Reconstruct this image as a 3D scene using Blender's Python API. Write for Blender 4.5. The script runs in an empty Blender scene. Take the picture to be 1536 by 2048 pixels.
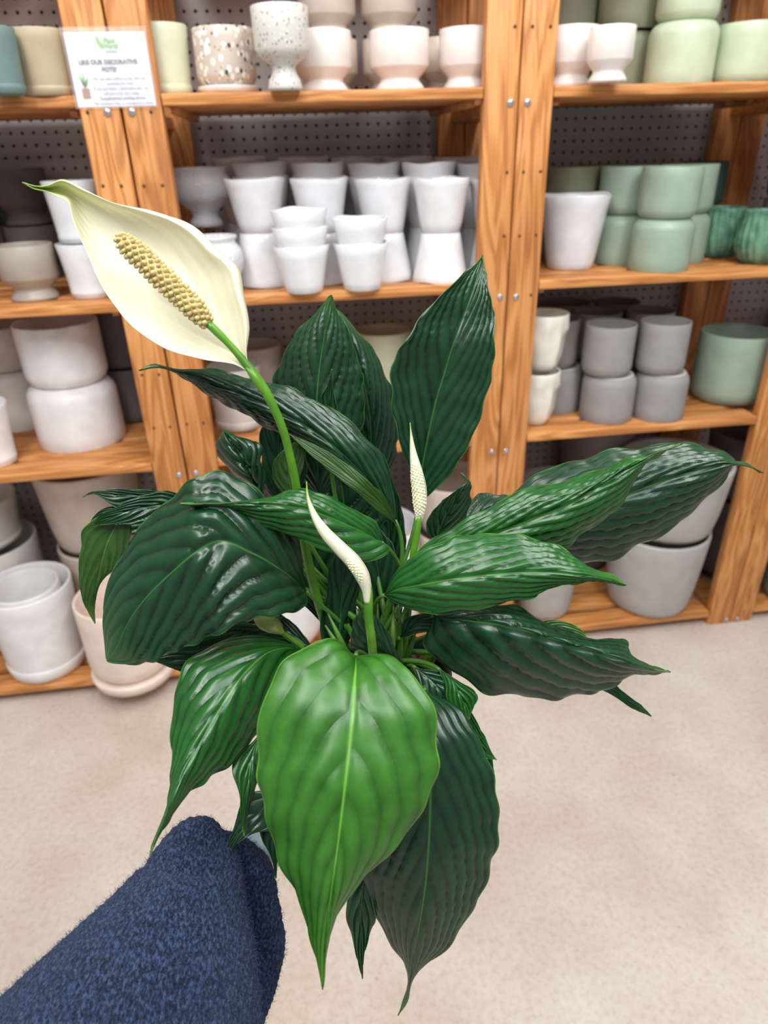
import bpy, bmesh, math, random
import numpy as np
from mathutils import Vector, Matrix
random.seed(7); rng = np.random.default_rng(7)
S = bpy.context.scene
COL = S.collection

# ------------------------------------------------------------------ camera
FPX = 1357.0
PIT, ROL, YAW = math.radians(28.124), math.radians(-1.7405), math.radians(6.973)
CAM = np.array([0.0, -1.92, 1.652])
Fv = np.array([math.sin(YAW)*math.cos(PIT), math.cos(YAW)*math.cos(PIT), -math.sin(PIT)])
_r = np.cross(Fv, [0, 0, 1]); _r /= np.linalg.norm(_r); _u = np.cross(_r, Fv)
Rv = math.cos(ROL)*_r + math.sin(ROL)*_u
Uv = -math.sin(ROL)*_r + math.cos(ROL)*_u
cd = bpy.data.cameras.new('camera'); cam = bpy.data.objects.new('camera', cd); COL.objects.link(cam)
cam.matrix_world = Matrix(((Rv[0], Uv[0], -Fv[0], CAM[0]), (Rv[1], Uv[1], -Fv[1], CAM[1]), (Rv[2], Uv[2], -Fv[2], CAM[2]), (0, 0, 0, 1)))
cd.sensor_fit = 'VERTICAL'; cd.sensor_height = 36; cd.sensor_width = 27; cd.lens = FPX/2048*36
cd.clip_start = 0.02
cd.dof.use_dof = True; cd.dof.focus_distance = 0.57; cd.dof.aperture_fstop = 6.6
S.camera = cam
S.view_settings.view_transform = 'Standard'; S.view_settings.look = 'None'
S.view_settings.exposure = 0.0; S.view_settings.gamma = 1.0; S.view_settings.use_curve_mapping = False

# ------------------------------------------------------------------ light
W = bpy.data.worlds.new('world'); S.world = W; W.use_nodes = True
W.node_tree.nodes['Background'].inputs[0].default_value = (0.93, 0.96, 1.0, 1)
W.node_tree.nodes['Background'].inputs[1].default_value = 0.34
def area(name, loc, target, sx, sy, power, col=(1, 1, 1)):
    l = bpy.data.lights.new(name, 'AREA'); l.shape = 'RECTANGLE'; l.size = sx; l.size_y = sy; l.energy = power; l.color = col
    o = bpy.data.objects.new(name, l); COL.objects.link(o); o.location = loc
    o.rotation_euler = (Vector(target)-Vector(loc)).to_track_quat('-Z', 'Y').to_euler()
    return o
area('ceiling_light', (-0.75, -1.25, 3.25), (-0.75, -0.75, 0), 0.3, 3.0, 50, (1, 0.98, 0.95))
area('ceiling_light', (1.0, -1.25, 3.25), (1.0, -0.75, 0), 0.3, 3.0, 50, (1, 0.98, 0.95))
area('skylight', (0.1, -2.7, 3.7), (0.1, -0.6, 0.6), 3.2, 1.4, 78, (0.92, 0.97, 1.0))

# ------------------------------------------------------------------ pixel helpers (photo measurements -> world metres)
def ray(px, py): return Fv + Rv*((px-768)/FPX) - Uv*((py-1024)/FPX)
def at(px, py, d): return CAM + ray(px, py)*d
def onZ(px, py, z): d = ray(px, py); return CAM + d*((z-CAM[2])/d[2])
def onY(px, py, y): d = ray(px, py); return CAM + d*((y-CAM[1])/d[1])
def depth(p): return float((np.asarray(p)-CAM) @ Fv)

def lin(h):
    h = h.lstrip('#'); c = [int(h[i:i+2], 16)/255 for i in (0, 2, 4)]
    return tuple([(x/12.92 if x <= .04045 else ((x+.055)/1.055)**2.4) for x in c] + [1.0])

# ------------------------------------------------------------------ object helpers
def mesh_obj(name, verts, faces, mats, parent=None, smooth=True, uvs=None):
    me = bpy.data.meshes.new(name); me.from_pydata([tuple(map(float, v)) for v in verts], [], faces)
    if smooth: me.polygons.foreach_set('use_smooth', [True]*len(me.polygons))
    o = bpy.data.objects.new(name, me); COL.objects.link(o)
    for m in (mats if isinstance(mats, (list, tuple)) else [mats]): me.materials.append(m)
    if uvs:
        vi = np.empty(len(me.loops), int); me.loops.foreach_get('vertex_index', vi)
        for un, arr in uvs.items():
            l = me.uv_layers.new(name=un); l.data.foreach_set('uv', np.asarray(arr)[vi].astype(np.float32).ravel())
    if parent: o.parent = parent
    return o
def empty(name, loc, label=None, cat=None, group=None, rz=0):
    o = bpy.data.objects.new(name, None); COL.objects.link(o); o.location = loc; o.rotation_euler.z = rz
    o.empty_display_size = .05
    return tag(o, label, cat, group)
def tag(o, label=None, cat=None, group=None, kind=None):
    if label: o['label'] = label
    if cat: o['category'] = cat
    if group: o['group'] = group
    if kind: o['kind'] = kind
    return o
class MB:
    def __init__(s): s.v = []; s.f = []
    def add(s, v, f):
        b = len(s.v); s.v += [tuple(map(float, p)) for p in v]; s.f += [tuple(b+i for i in q) for q in f]; return s
    def box(s, x0, x1, y0, y1, z0, z1, b=0.002):
        bm = bmesh.new(); bmesh.ops.create_cube(bm, size=1)
        for v in bm.verts: v.co = Vector(((x0+x1)/2+v.co.x*(x1-x0), (y0+y1)/2+v.co.y*(y1-y0), (z0+z1)/2+v.co.z*(z1-z0)))
        if b: bmesh.ops.bevel(bm, geom=bm.edges[:], offset=b, segments=2, affect='EDGES', profile=.5)
        bm.verts.index_update(); s.add([v.co for v in bm.verts], [[v.index for v in f.verts] for f in bm.faces]); bm.free(); return s
    def tube(s, pts, rad, n=10, cap=True):
        P = [np.asarray(p, float) for p in pts]; base = len(s.v); prev = None
        for i, p in enumerate(P):
            t = P[min(i+1, len(P)-1)]-P[max(i-1, 0)]; t = t/(np.linalg.norm(t)+1e-12)
            if prev is None:
                a = np.array([0, 0, 1.]) if abs(t[2]) < .9 else np.array([1., 0, 0]); nx = np.cross(t, a)
            else: nx = prev - t*(prev@t)
            nx /= np.linalg.norm(nx); ny = np.cross(t, nx); prev = nx
            r = rad[i] if hasattr(rad, '__len__') else rad
            for k in range(n):
                a = 2*math.pi*k/n; s.v.append(tuple(p+(nx*math.cos(a)+ny*math.sin(a))*r))
        for i in range(len(P)-1):
            for k in range(n):
                a = base+i*n+k; b = base+i*n+(k+1) % n; s.f.append((a, b, b+n, a+n))
        if cap: s.f.append(tuple(base+k for k in range(n))[::-1]); s.f.append(tuple(base+(len(P)-1)*n+k for k in range(n)))
        return s
    def build(s, name, mat, parent=None, smooth=True): return mesh_obj(name, s.v, s.f, mat, parent, smooth)
def spline(pts, n):
    P = np.asarray(pts, float); k = np.concatenate([[0], np.cumsum(np.linalg.norm(np.diff(P[:, :2], axis=0), axis=1)+1e-6)]); k /= k[-1]
    return herm(k, P, np.linspace(0, 1, n))
def herm(k, P, t):
    P = np.asarray(P, float); m = np.zeros_like(P); n = len(k)
    for i in range(n):
        if i == 0: m[i] = (P[1]-P[0])/(k[1]-k[0])
        elif i == n-1: m[i] = (P[-1]-P[-2])/(k[-1]-k[-2])
        else:
            a = (P[i]-P[i-1])/(k[i]-k[i-1]); b = (P[i+1]-P[i])/(k[i+1]-k[i]); h0 = k[i]-k[i-1]; h1 = k[i+1]-k[i]
            m[i] = (a*h1+b*h0)/(h0+h1)
    out = []
    for x in t:
        i = min(max(int(np.searchsorted(k, x, side='right'))-1, 0), n-2); h = k[i+1]-k[i]; s = (x-k[i])/h
        out.append((2*s**3-3*s*s+1)*P[i]+(s**3-2*s*s+s)*h*m[i]+(-2*s**3+3*s*s)*P[i+1]+(s**3-s*s)*h*m[i+1])
    return np.array(out)

# ------------------------------------------------------------------ materials
def newmat(name):
    m = bpy.data.materials.new(name); m.use_nodes = True; nt = m.node_tree; nt.nodes.clear()
    out = nt.nodes.new('ShaderNodeOutputMaterial'); b = nt.nodes.new('ShaderNodeBsdfPrincipled'); nt.links.new(b.outputs[0], out.inputs[0])
    return m, nt, b, out
def nd(nt, typ, **kw):
    n = nt.nodes.new('ShaderNode'+typ)
    for k, v in kw.items():
        if k.startswith('i_'):
            key = k[2:]; n.inputs[int(key) if key.isdigit() else key.replace('_', ' ')].default_value = v
        else: setattr(n, k, v)
    return n
def ramp(nt, fac, stops):
    r = nt.nodes.new('ShaderNodeValToRGB'); e = r.color_ramp.elements
    while len(e) > 1: e.remove(e[-1])
    e[0].position = stops[0][0]; e[0].color = stops[0][1]
    for p, c in stops[1:]: x = e.new(p); x.color = c
    nt.links.new(fac, r.inputs[0]); return r
def bump(nt, b, h, strength=.3, dist=.001):
    n = nd(nt, 'Bump', i_Strength=strength, i_Distance=dist); nt.links.new(h, n.inputs['Height']); nt.links.new(n.outputs[0], b.inputs['Normal'])
def ceramic(name, hexc, rough=.25, spec=.5, mott=.06, hex2=None, scale=18):
    m, nt, b, o = newmat(name); tc = nd(nt, 'TexCoord'); c = lin(hexc)
    no = nd(nt, 'TexNoise', i_Scale=scale, i_Detail=4.0); nt.links.new(tc.outputs['Object'], no.inputs[0])
    c2 = lin(hex2) if hex2 else tuple([x*(1-mott*2) for x in c[:3]]+[1])
    r = ramp(nt, no.outputs[0], [(.35, c2), (.65, c)]); nt.links.new(r.outputs[0], b.inputs['Base Color'])
    b.inputs['Roughness'].default_value = rough; b.inputs['Specular IOR Level'].default_value = spec
    n2 = nd(nt, 'TexNoise', i_Scale=60.0); nt.links.new(tc.outputs['Object'], n2.inputs[0]); bump(nt, b, n2.outputs[0], .15, .0006)
    return m
def wood(name, axis='Z', dark=False):
    m, nt, b, o = newmat(name); tc = nd(nt, 'TexCoord'); oi = nd(nt, 'ObjectInfo')
    add = nd(nt, 'VectorMath', operation='ADD'); mul = nd(nt, 'VectorMath', operation='SCALE'); mul.inputs['Scale'].default_value = 37
    cmb = nd(nt, 'CombineXYZ')
    for i in range(3): nt.links.new(oi.outputs['Random'], cmb.inputs[i])
    nt.links.new(cmb.outputs[0], mul.inputs[0]); nt.links.new(tc.outputs['Object'], add.inputs[0]); nt.links.new(mul.outputs[0], add.inputs[1])
    mp = nd(nt, 'Mapping'); mp.inputs['Scale'].default_value = (16, 16, 1.3) if axis == 'Z' else (1.3, 16, 16)
    nt.links.new(add.outputs[0], mp.inputs[0])
    n1 = nd(nt, 'TexNoise', i_Scale=1.0, i_Detail=3.0, i_Distortion=.6); nt.links.new(mp.outputs[0], n1.inputs[0])
    wv = nd(nt, 'Math', operation='MULTIPLY'); wv.inputs[1].default_value = 55; nt.links.new(n1.outputs[0], wv.inputs[0])
    sn = nd(nt, 'Math', operation='SINE'); nt.links.new(wv.outputs[0], sn.inputs[0])
    mp2 = nd(nt, 'Mapping'); mp2.inputs['Scale'].default_value = (260, 260, 6) if axis == 'Z' else (6, 260, 260); nt.links.new(add.outputs[0], mp2.inputs[0])
    n2 = nd(nt, 'TexNoise', i_Scale=1.0, i_Detail=2.0); nt.links.new(mp2.outputs[0], n2.inputs[0])
    f = nd(nt, 'Math', operation='MULTIPLY_ADD'); f.inputs[1].default_value = .24; f.inputs[2].default_value = .2; nt.links.new(sn.outputs[0], f.inputs[0])
    g = nd(nt, 'Math', operation='MULTIPLY_ADD'); g.inputs[1].default_value = .6; nt.links.new(n2.outputs[0], g.inputs[0]); nt.links.new(f.outputs[0], g.inputs[2])
    r = ramp(nt, g.outputs[0], [(.2, lin('E0A063')), (.55, lin('CD8746')), (.95, lin('9C6030'))])
    n3 = nd(nt, 'TexNoise', i_Scale=2.2, i_Detail=2.0); nt.links.new(add.outputs[0], n3.inputs[0])
    mx = nd(nt, 'MixRGB', blend_type='MULTIPLY'); mx.inputs[0].default_value = .5; nt.links.new(r.outputs[0], mx.inputs[1])
    r3 = ramp(nt, n3.outputs[0], [(.3, (.62, .5, .42, 1)), (.6, (1, 1, 1, 1))]); nt.links.new(r3.outputs[0], mx.inputs[2])
    nt.links.new(mx.outputs[0], b.inputs['Base Color']); b.inputs['Roughness'].default_value = .55; bump(nt, b, g.outputs[0], .12, .0008)
    return m
WZ = wood('pine_upright', 'Z'); WX = wood('pine_slat', 'X')
WHITE = ceramic('white_glaze', 'EDEDF0', .14); SNOW = ceramic('satin_white', 'F1EEEE', .35, .4)
CREAM = ceramic('cream_glaze', 'EFE6E0', .18); BEIGE = ceramic('beige_glaze', 'D9C9BB', .3)
OFF = ceramic('off_white', 'E2DDD6', .4); PINK = ceramic('blush_white', 'F3DFD2', .4)
TAUPE = ceramic('taupe_glaze', 'ABA195', .4); SAND = ceramic('sand_glaze', 'B9A98C', .45)
MINT = ceramic('mint_glaze', 'CBD9BC', .35); SAGE = ceramic('sage_glaze', '9CB09E', .4); OLIVE = ceramic('olive_glaze', '8A8E74', .5)  # olive tone; on the rear sage pots, shade put into the colour
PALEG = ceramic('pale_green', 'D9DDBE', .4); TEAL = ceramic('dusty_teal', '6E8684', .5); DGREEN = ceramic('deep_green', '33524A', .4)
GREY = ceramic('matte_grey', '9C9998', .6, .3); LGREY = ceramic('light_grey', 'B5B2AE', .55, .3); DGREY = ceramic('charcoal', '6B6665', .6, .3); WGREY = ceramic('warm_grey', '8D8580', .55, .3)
RIB = ceramic('green_reactive', '6F9C80', .25, .5, hex2='47705E', scale=30); FACE = ceramic('ivory_glaze', 'EFEDE0', .18)
URN = ceramic('white_hammered', 'E9EAEE', .2)
RAW = ceramic('unglazed_rim', 'E3D8C6', .7, .2)
def add_bump_cells(m, sc, st, inv=False):
    nt = m.node_tree; b = [n for n in nt.nodes if n.type == 'BSDF_PRINCIPLED'][0]; tc = nd(nt, 'TexCoord')
    v = nd(nt, 'TexVoronoi', i_Scale=sc); nt.links.new(tc.outputs['Object'], v.inputs[0]); bump(nt, b, v.outputs[0], st, .003)
add_bump_cells(URN, 130, .6)
def speckle(name, basec, cells):
    m, nt, b, o = newmat(name); tc = nd(nt, 'TexCoord'); col = None; prev = lin(basec)
    for (sc, th, c, sd) in cells:
        mp = nd(nt, 'Mapping'); mp.inputs['Location'].default_value = (sd, sd*2, sd*3); mp.inputs['Scale'].default_value = (1, 1, .75); nt.links.new(tc.outputs['Object'], mp.inputs[0])
        v = nd(nt, 'TexVoronoi', i_Scale=sc, i_Randomness=1.0); nt.links.new(mp.outputs[0], v.inputs[0])
        lt = nd(nt, 'Math', operation='LESS_THAN'); lt.inputs[1].default_value = th; nt.links.new(v.outputs['Distance'], lt.inputs[0])
        mx = nd(nt, 'MixRGB'); nt.links.new(lt.outputs[0], mx.inputs[0]); mx.inputs[2].default_value = lin(c)
        if col is None: mx.inputs[1].default_value = prev
        else: nt.links.new(col, mx.inputs[1])
        col = mx.outputs[0]
    nt.links.new(col, b.inputs['Base Color']); b.inputs['Roughness'].default_value = .3
    return m
TERR = speckle('terrazzo', 'CDBFB2', [(62, .36, 'F4F0EA', 0), (52, .22, '4A463C', 3.3), (85, .18, '8E8A70', 7.7)])
SPECK = speckle('speckled_stone', 'D2CFC9', [(110, .24, '8D8B78', 1), (160, .2, 'F2F3F5', 5)])
def plain(name, hexc, rough=.5, metal=0, alpha=1):
    m, nt, b, o = newmat(name); b.inputs['Base Color'].default_value = lin(hexc); b.inputs['Roughness'].default_value = rough; b.inputs['Metallic'].default_value = metal
    return m
STEEL = plain('zinc_screw', 'C9CBD2', .3, .9); HOLE = plain('nail_hole', '5A3C22', .9)
DARK = plain('dark_backing', '2A2524', .9)  # dark colour stands in for the shade behind the pegboard holes
def pegmat():
    m, nt, b, o = newmat('grey_pegboard'); tc = nd(nt, 'TexCoord'); no = nd(nt, 'TexNoise', i_Scale=3.0); nt.links.new(tc.outputs['Object'], no.inputs[0])
    r = ramp(nt, no.outputs[0], [(.3, lin('A8A2A0')), (.7, lin('B8B3B2'))]); nt.links.new(r.outputs[0], b.inputs['Base Color']); b.inputs['Roughness'].default_value = .6; return m
PEG = pegmat()
def floormat():
    m, nt, b, o = newmat('concrete_floor'); tc = nd(nt, 'TexCoord')
    n1 = nd(nt, 'TexNoise', i_Scale=2.2, i_Detail=6.0, i_Roughness=.6); nt.links.new(tc.outputs['Object'], n1.inputs[0])
    n2 = nd(nt, 'TexNoise', i_Scale=70.0, i_Detail=6.0, i_Roughness=.75); nt.links.new(tc.outputs['Object'], n2.inputs[0])
    r1 = ramp(nt, n1.outputs[0], [(.3, lin('BDAC9C')), (.52, lin('CCC0B4')), (.72, lin('D6CEC4'))])
    r2 = ramp(nt, n2.outputs[0], [(.34, (.78, .72, .66, 1)), (.5, (.96, .955, .95, 1)), (.68, (1.04, 1.04, 1.04, 1))])
    mx = nd(nt, 'MixRGB', blend_type='MULTIPLY'); mx.inputs[0].default_value = .8; nt.links.new(r1.outputs[0], mx.inputs[1]); nt.links.new(r2.outputs[0], mx.inputs[2])
    v = nd(nt, 'TexVoronoi', i_Scale=9.0); nt.links.new(tc.outputs['Object'], v.inputs[0])
    rs = ramp(nt, v.outputs['Distance'], [(.02, lin('8A7460')), (.06, (1, 1, 1, 1))])
    m2 = nd(nt, 'MixRGB', blend_type='MULTIPLY'); m2.inputs[0].default_value = .45; nt.links.new(mx.outputs[0], m2.inputs[1]); nt.links.new(rs.outputs[0], m2.inputs[2])
    nt.links.new(m2.outputs[0], b.inputs['Base Color']); b.inputs['Roughness'].default_value = .7; bump(nt, b, n2.outputs[0], .2, .002)
    return m

# ------------------------------------------------------------------ setting
fl = mesh_obj('floor', [(-4, -4, 0), (5, -4, 0), (5, 1.2, 0), (-4, 1.2, 0)], [(0, 1, 2, 3)], floormat(), smooth=False); tag(fl, kind='structure')
def pegboard():
    sp = .0335; r = .0052; x0, x1, z0, z1, y = -1.9, 2.6, .0, 2.45, .600
    nx = int((x1-x0)/sp); nz = int((z1-z0)/sp); V = []; Fc = []; h = sp/2
    sq = [(-1, -1), (0, -1), (1, -1), (1, 0), (1, 1), (0, 1), (-1, 1), (-1, 0)]
    for i in range(nx):
        for j in range(nz):
            cx = x0+h+i*sp; cz = z0+h+j*sp; b = len(V)
            V += [(cx+a*h, y, cz+c*h) for a, c in sq]
            V += [(cx+r*math.cos(math.atan2(c, a)), y, cz+r*math.sin(math.atan2(c, a))) for a, c in sq]
            V += [(cx+r*math.cos(math.atan2(c, a)), y+.005, cz+r*math.sin(math.atan2(c, a))) for a, c in sq]
            for k in range(8):
                k2 = (k+1) % 8; Fc.append((b+k, b+k2, b+8+k2, b+8+k)); Fc.append((b+8+k, b+8+k2, b+16+k2, b+16+k))
    o = mesh_obj('wall_back', V, Fc, PEG, smooth=False); tag(o, kind='structure')
    k = MB().box(x0, x1, .612, .63, 0, 2.45, 0).build('backing', DARK, o, False); tag(k, 'dark board standing in for the shaded space behind the pegboard holes')
pegboard()

# ------------------------------------------------------------------ shelving
FR = [(-.4535, -.265), (.517, .695), (1.479, 1.657), (-1.42, -1.235)]
Zs = {'s0': (.037, .061), 's3': (.823, .848), 's2': (1.288, 1.314), 's1': (1.756, 1.781), 's4': (2.235, 2.26)}
flabs = ['pine upright frame of paired boards at left, the sign pinned on it', 'pine upright frame of paired boards in the centre, right of the white tapered pots',
         'pine upright frame at the right, its foot standing on the open floor', 'pine upright frame beyond the left edge of the picture']
def frame(i, x0, x1):
    e = empty('shelf_frame', ((x0+x1)/2, 0, 0), flabs[i], 'shelf frame', 'pine upright frames')
    def loc(mb): mb.v = [(v[0]-(x0+x1)/2, v[1], v[2]) for v in mb.v]; return mb
    g = .004 if i != 0 else .006; m = (x0+x1)/2
    for a, b in ((x0, m-g/2), (m+g/2, x1)):
        loc(MB().box(a, b, .0, .036, 0, 2.35, .003)).build('front_board', WZ, e)
        loc(MB().box(a, b, .555, .591, 0, 2.35, .003)).build('back_board', WZ, e)
    for k, (za, zb) in Zs.items():
        loc(MB().box(m-.045, m+.045, .0365, .5545, max(za-.036, .002), za-.002 if k != 's0' else za-.003, .002)).build('crossbar', WX, e)
    return e, m
fr = [frame(i, *f) for i, f in enumerate(FR)]
def screws(fi, pts, hole=False):
    e, m = fr[fi]
    for px, py in pts:
        p = onY(px, py, 0.0); mb = MB(); r = .0042 if hole else .0085
        if hole: mb.tube([(0, -.0006, 0), (0, .002, 0)], [r, r], 10)
        else: mb.tube([(0, -.0045, 0), (0, -.0042, 0), (0, -.003, 0), (0, .001, 0)], [.0035, r*.75, r, r], 14); mb.box(-.0045, .0045, -.0048, -.0042, -.0008, .0008, 0).box(-.0008, .0008, -.0048, -.0042, -.0045, .0045, 0)
        mb.v = [(v[0]+p[0]-m, v[1]+p[1], v[2]+p[2]) for v in mb.v]
        mb.build('nail_hole' if hole else 'screw', HOLE if hole else STEEL, e)
screws(0, [(215, 225), (264, 224), (358, 950), (392, 946)])
screws(0, [(175, 225), (302, 224), (206, 372), (243, 372), (288, 372), (325, 371), (284, 750), (318, 749), (308, 856), (340, 854), (374, 848), (407, 846)], True)
screws(1, [(1021, 206), (1055, 205), (1000, 594), (1032, 594), (984, 903), (1012, 902)])
screws(1, [(1030, 53), (1065, 53), (1101, 53), (1014, 345), (1047, 344), (1081, 343), (1008, 472), (1039, 472), (1072, 470), (1062, 590)], True)
screws(2, [(1453, 1239), (1475, 1237)])
bays = {'left': (-1.233, -.4555), 'middle': (-.263, .515), 'right': (.697, 1.477), 'far right': (1.659, 2.44)}
lv = {'s0': ('lowest level', [('left', 'white saucer pots'), ('middle', 'pots behind the plant'), ('right', 'tall grey planters'), ('far right', 'blue-grey planter')]),
      's3': ('third level', [('left', 'big white stacked pots'), ('middle', 'pots behind the leaves'), ('right', 'grey stacked pots and a large sage pot'), ('far right', 'dark teal pot')]),
      's2': ('second level', [('left', 'white tall cups beside the bloom'), ('middle', 'white tapered pots'), ('right', 'sage stacked pots and ribbed green pots'), ('far right', 'taupe pots')]),
      's1': ('top level', [('left', 'teal and sand pots'), ('middle', 'cream pedestal pots and a terrazzo pot'), ('right', 'mint pots'), ('far right', 'end of the mint pots')]),
      's4': ('unseen highest level added for its shade', [('left', ''), ('middle', ''), ('right', '')])}  # unseen top shelves, added to cast shade on the pots below
for k, (nm, bl) in lv.items():
    za, zb = Zs[k]
    for bn, what in bl:
        x0, x1 = bays[bn]; e = empty('slatted_shelf', ((x0+x1)/2, 0, za), 'pine shelf, %s, %s bay%s' % (nm, bn, (', under the '+what) if what else ''), 'shelf', 'slatted pine shelves')
        for s in range(5):
            y0 = .0+s*.116
            mb = MB().box(x0, x1, y0, y0+.086, za, zb, .003); mb.v = [(v[0]-(x0+x1)/2, v[1], v[2]-za) for v in mb.v]; mb.build('slat', WX, e)
        for xx in (x0+.012, x1-.03):
            mb = MB().box(xx, xx+.018, .04, .54, za-.016 if k != 's0' else 0.002, za, .001)
            mb.v = [(v[0]-(x0+x1)/2, v[1], v[2]-za) for v in mb.v]; mb.build('cleat', WX, e)

# ------------------------------------------------------------------ lathe pots
def profile(kind):
    # returns list of (r, z) normalised outside then inside, and base radius ratio
    if kind == 'cyl': o = [(0, 0), (.76, 0), (.84, .012), (.93, .07), (.985, .14), (1, .2), (1, .6), (1, .985), (.985, 1), (.95, 1), (.93, .985), (.92, .3), (.8, .12), (0, .1)]; b = .8
    elif kind == 'planter': o = [(0, 0), (.7, 0), (.78, .012), (.84, .08), (.9, .3), (.95, .6), (1, .97), (.99, 1), (.95, 1), (.93, .98), (.86, .4), (.75, .08), (0, .06)]; b = .72
    elif kind == 'taper': o = [(0, 0), (.64, 0), (.68, .015), (.74, .18), (.82, .45), (.91, .75), (1, .985), (.985, 1), (.95, .995), (.93, .97), (.84, .7), (.66, .1), (0, .07)]; b = .68
    elif kind == 'ped': o = [(0, 0), (.8, 0), (.84, .02), (.83, .06), (.74, .13), (.68, .17), (.67, .2), (.7, .235), (.97, .385), (1, .42), (1, .99), (.985, 1), (.96, 1), (.945, .985), (.94, .45), (.6, .28), (0, .27)]; b = .84
    elif kind == 'goblet': o = [(0, 0), (.6, 0), (.62, .03), (.57, .12), (.46, .2), (.42, .25), (.44, .3), (.7, .37), (.9, .43), (.97, .5), (1, .99), (.98, 1), (.95, 1), (.93, .98), (.92, .66), (.6, .5), (0, .47)]; b = .62
    elif kind == 'cuff': o = [(0, 0), (.76, 0), (.8, .02), (.8, .06), (.82, .07), (.82, .13), (.81, .14), (.87, .5), (.94, .8), (1, .985), (.99, 1), (.96, 1), (.94, .98), (.78, .2), (0, .15)]; b = .8
    elif kind == 'sauc': o = [(0, .035), (.8, .035), (.86, .05), (.88, .1), (.91, .3), (.96, .7), (1, .985), (.985, 1), (.95, 1), (.935, .985), (.85, .2), (0, .12)]; b = .9
    elif kind == 'urn': o = [(0, 0), (.5, 0), (.55, .02), (.55, .06), (.52, .09), (.62, .16), (.84, .3), (.97, .46), (1, .6), (.95, .76), (.8, .86), (.76, .89), (.78, .93), (.84, .97), (.84, 1), (.8, 1), (.73, .93), (.74, .86), (.9, .7), (.92, .5), (.5, .14), (0, .1)]; b = .55
    elif kind == 'bowlfoot': o = [(0, 0), (.5, 0), (.56, .03), (.55, .1), (.42, .18), (.45, .26), (.7, .38), (.93, .52), (1, .68), (.97, .82), (.88, .9), (.9, .97), (.9, 1), (.85, 1), (.83, .9), (.9, .75), (.85, .55), (.4, .32), (0, .3)]; b = .56
    elif kind == 'rib': o = [(0, 0), (.6, 0), (.68, .02), (.82, .12), (.95, .27), (1, .42), (.97, .6), (.9, .78), (.86, .9), (.88, .985), (.87, 1), (.83, 1), (.8, .97), (.82, .8), (.9, .45), (.6, .1), (0, .08)]; b = .66
    elif kind == 'face': o = [(0, 0), (.55, 0), (.62, .02), (.72, .15), (.83, .4), (.9, .65), (.97, .85), (1, .98), (.98, 1), (.93, 1), (.9, .97), (.8, .5), (.55, .08), (0, .06)]; b = .6
    return o, b
def lathe(prof, R, H, n=48, inv=False, wob=0, rib=0, seed=0):
    # refine the profile so that the shading stays round
    P = []
    for i in range(len(prof)-1):
        (a, b), (c, d) = prof[i], prof[i+1]; P.append((a, b))
        if math.hypot((a-c)*R, (b-d)*H) > .03: P.append(((a+c)/2, (b+d)/2))
    P.append(prof[-1]); V = []; Fc = []; rs = random.Random(seed); p1, p2, p3 = [rs.random()*6.28 for _ in range(3)]
    for (r, z) in P:
        for k in range(n):
            a = 2*math.pi*k/n; q = r*R; zz = z*H
            if wob and z > .02:
                q *= 1+wob*(.5*math.sin(2*a+p1+z*2)+.5*math.sin(3*a+p2)*z)
                zz += wob*R*1.1*z**3*(math.sin(3*a+p3)+.6*math.sin(5*a+p1))
            if rib and .05 < z < .95 and r > .62 and q > 0: q *= 1+.032*math.cos(rib*a+4*z)
            if inv: zz = H-zz
            V.append((q*math.cos(a), q*math.sin(a), zz))
    for i in range(len(P)-1):
        for k in range(n):
            a = i*n+k; b = i*n+(k+1) % n; q = (a, b, b+n, a+n); Fc.append(q[::-1] if inv else q)
    return V, Fc
NAMES = {'cyl': 'ceramic_pot', 'planter': 'tall_planter', 'taper': 'tapered_pot', 'ped': 'pedestal_pot', 'goblet': 'goblet_planter', 'cuff': 'tall_cup_pot', 'sauc': 'saucer_pot', 'urn': 'urn_pot', 'bowlfoot': 'footed_bowl', 'rib': 'ribbed_pot', 'face': 'face_pot'}
class Pot: pass
ALL = []
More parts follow.
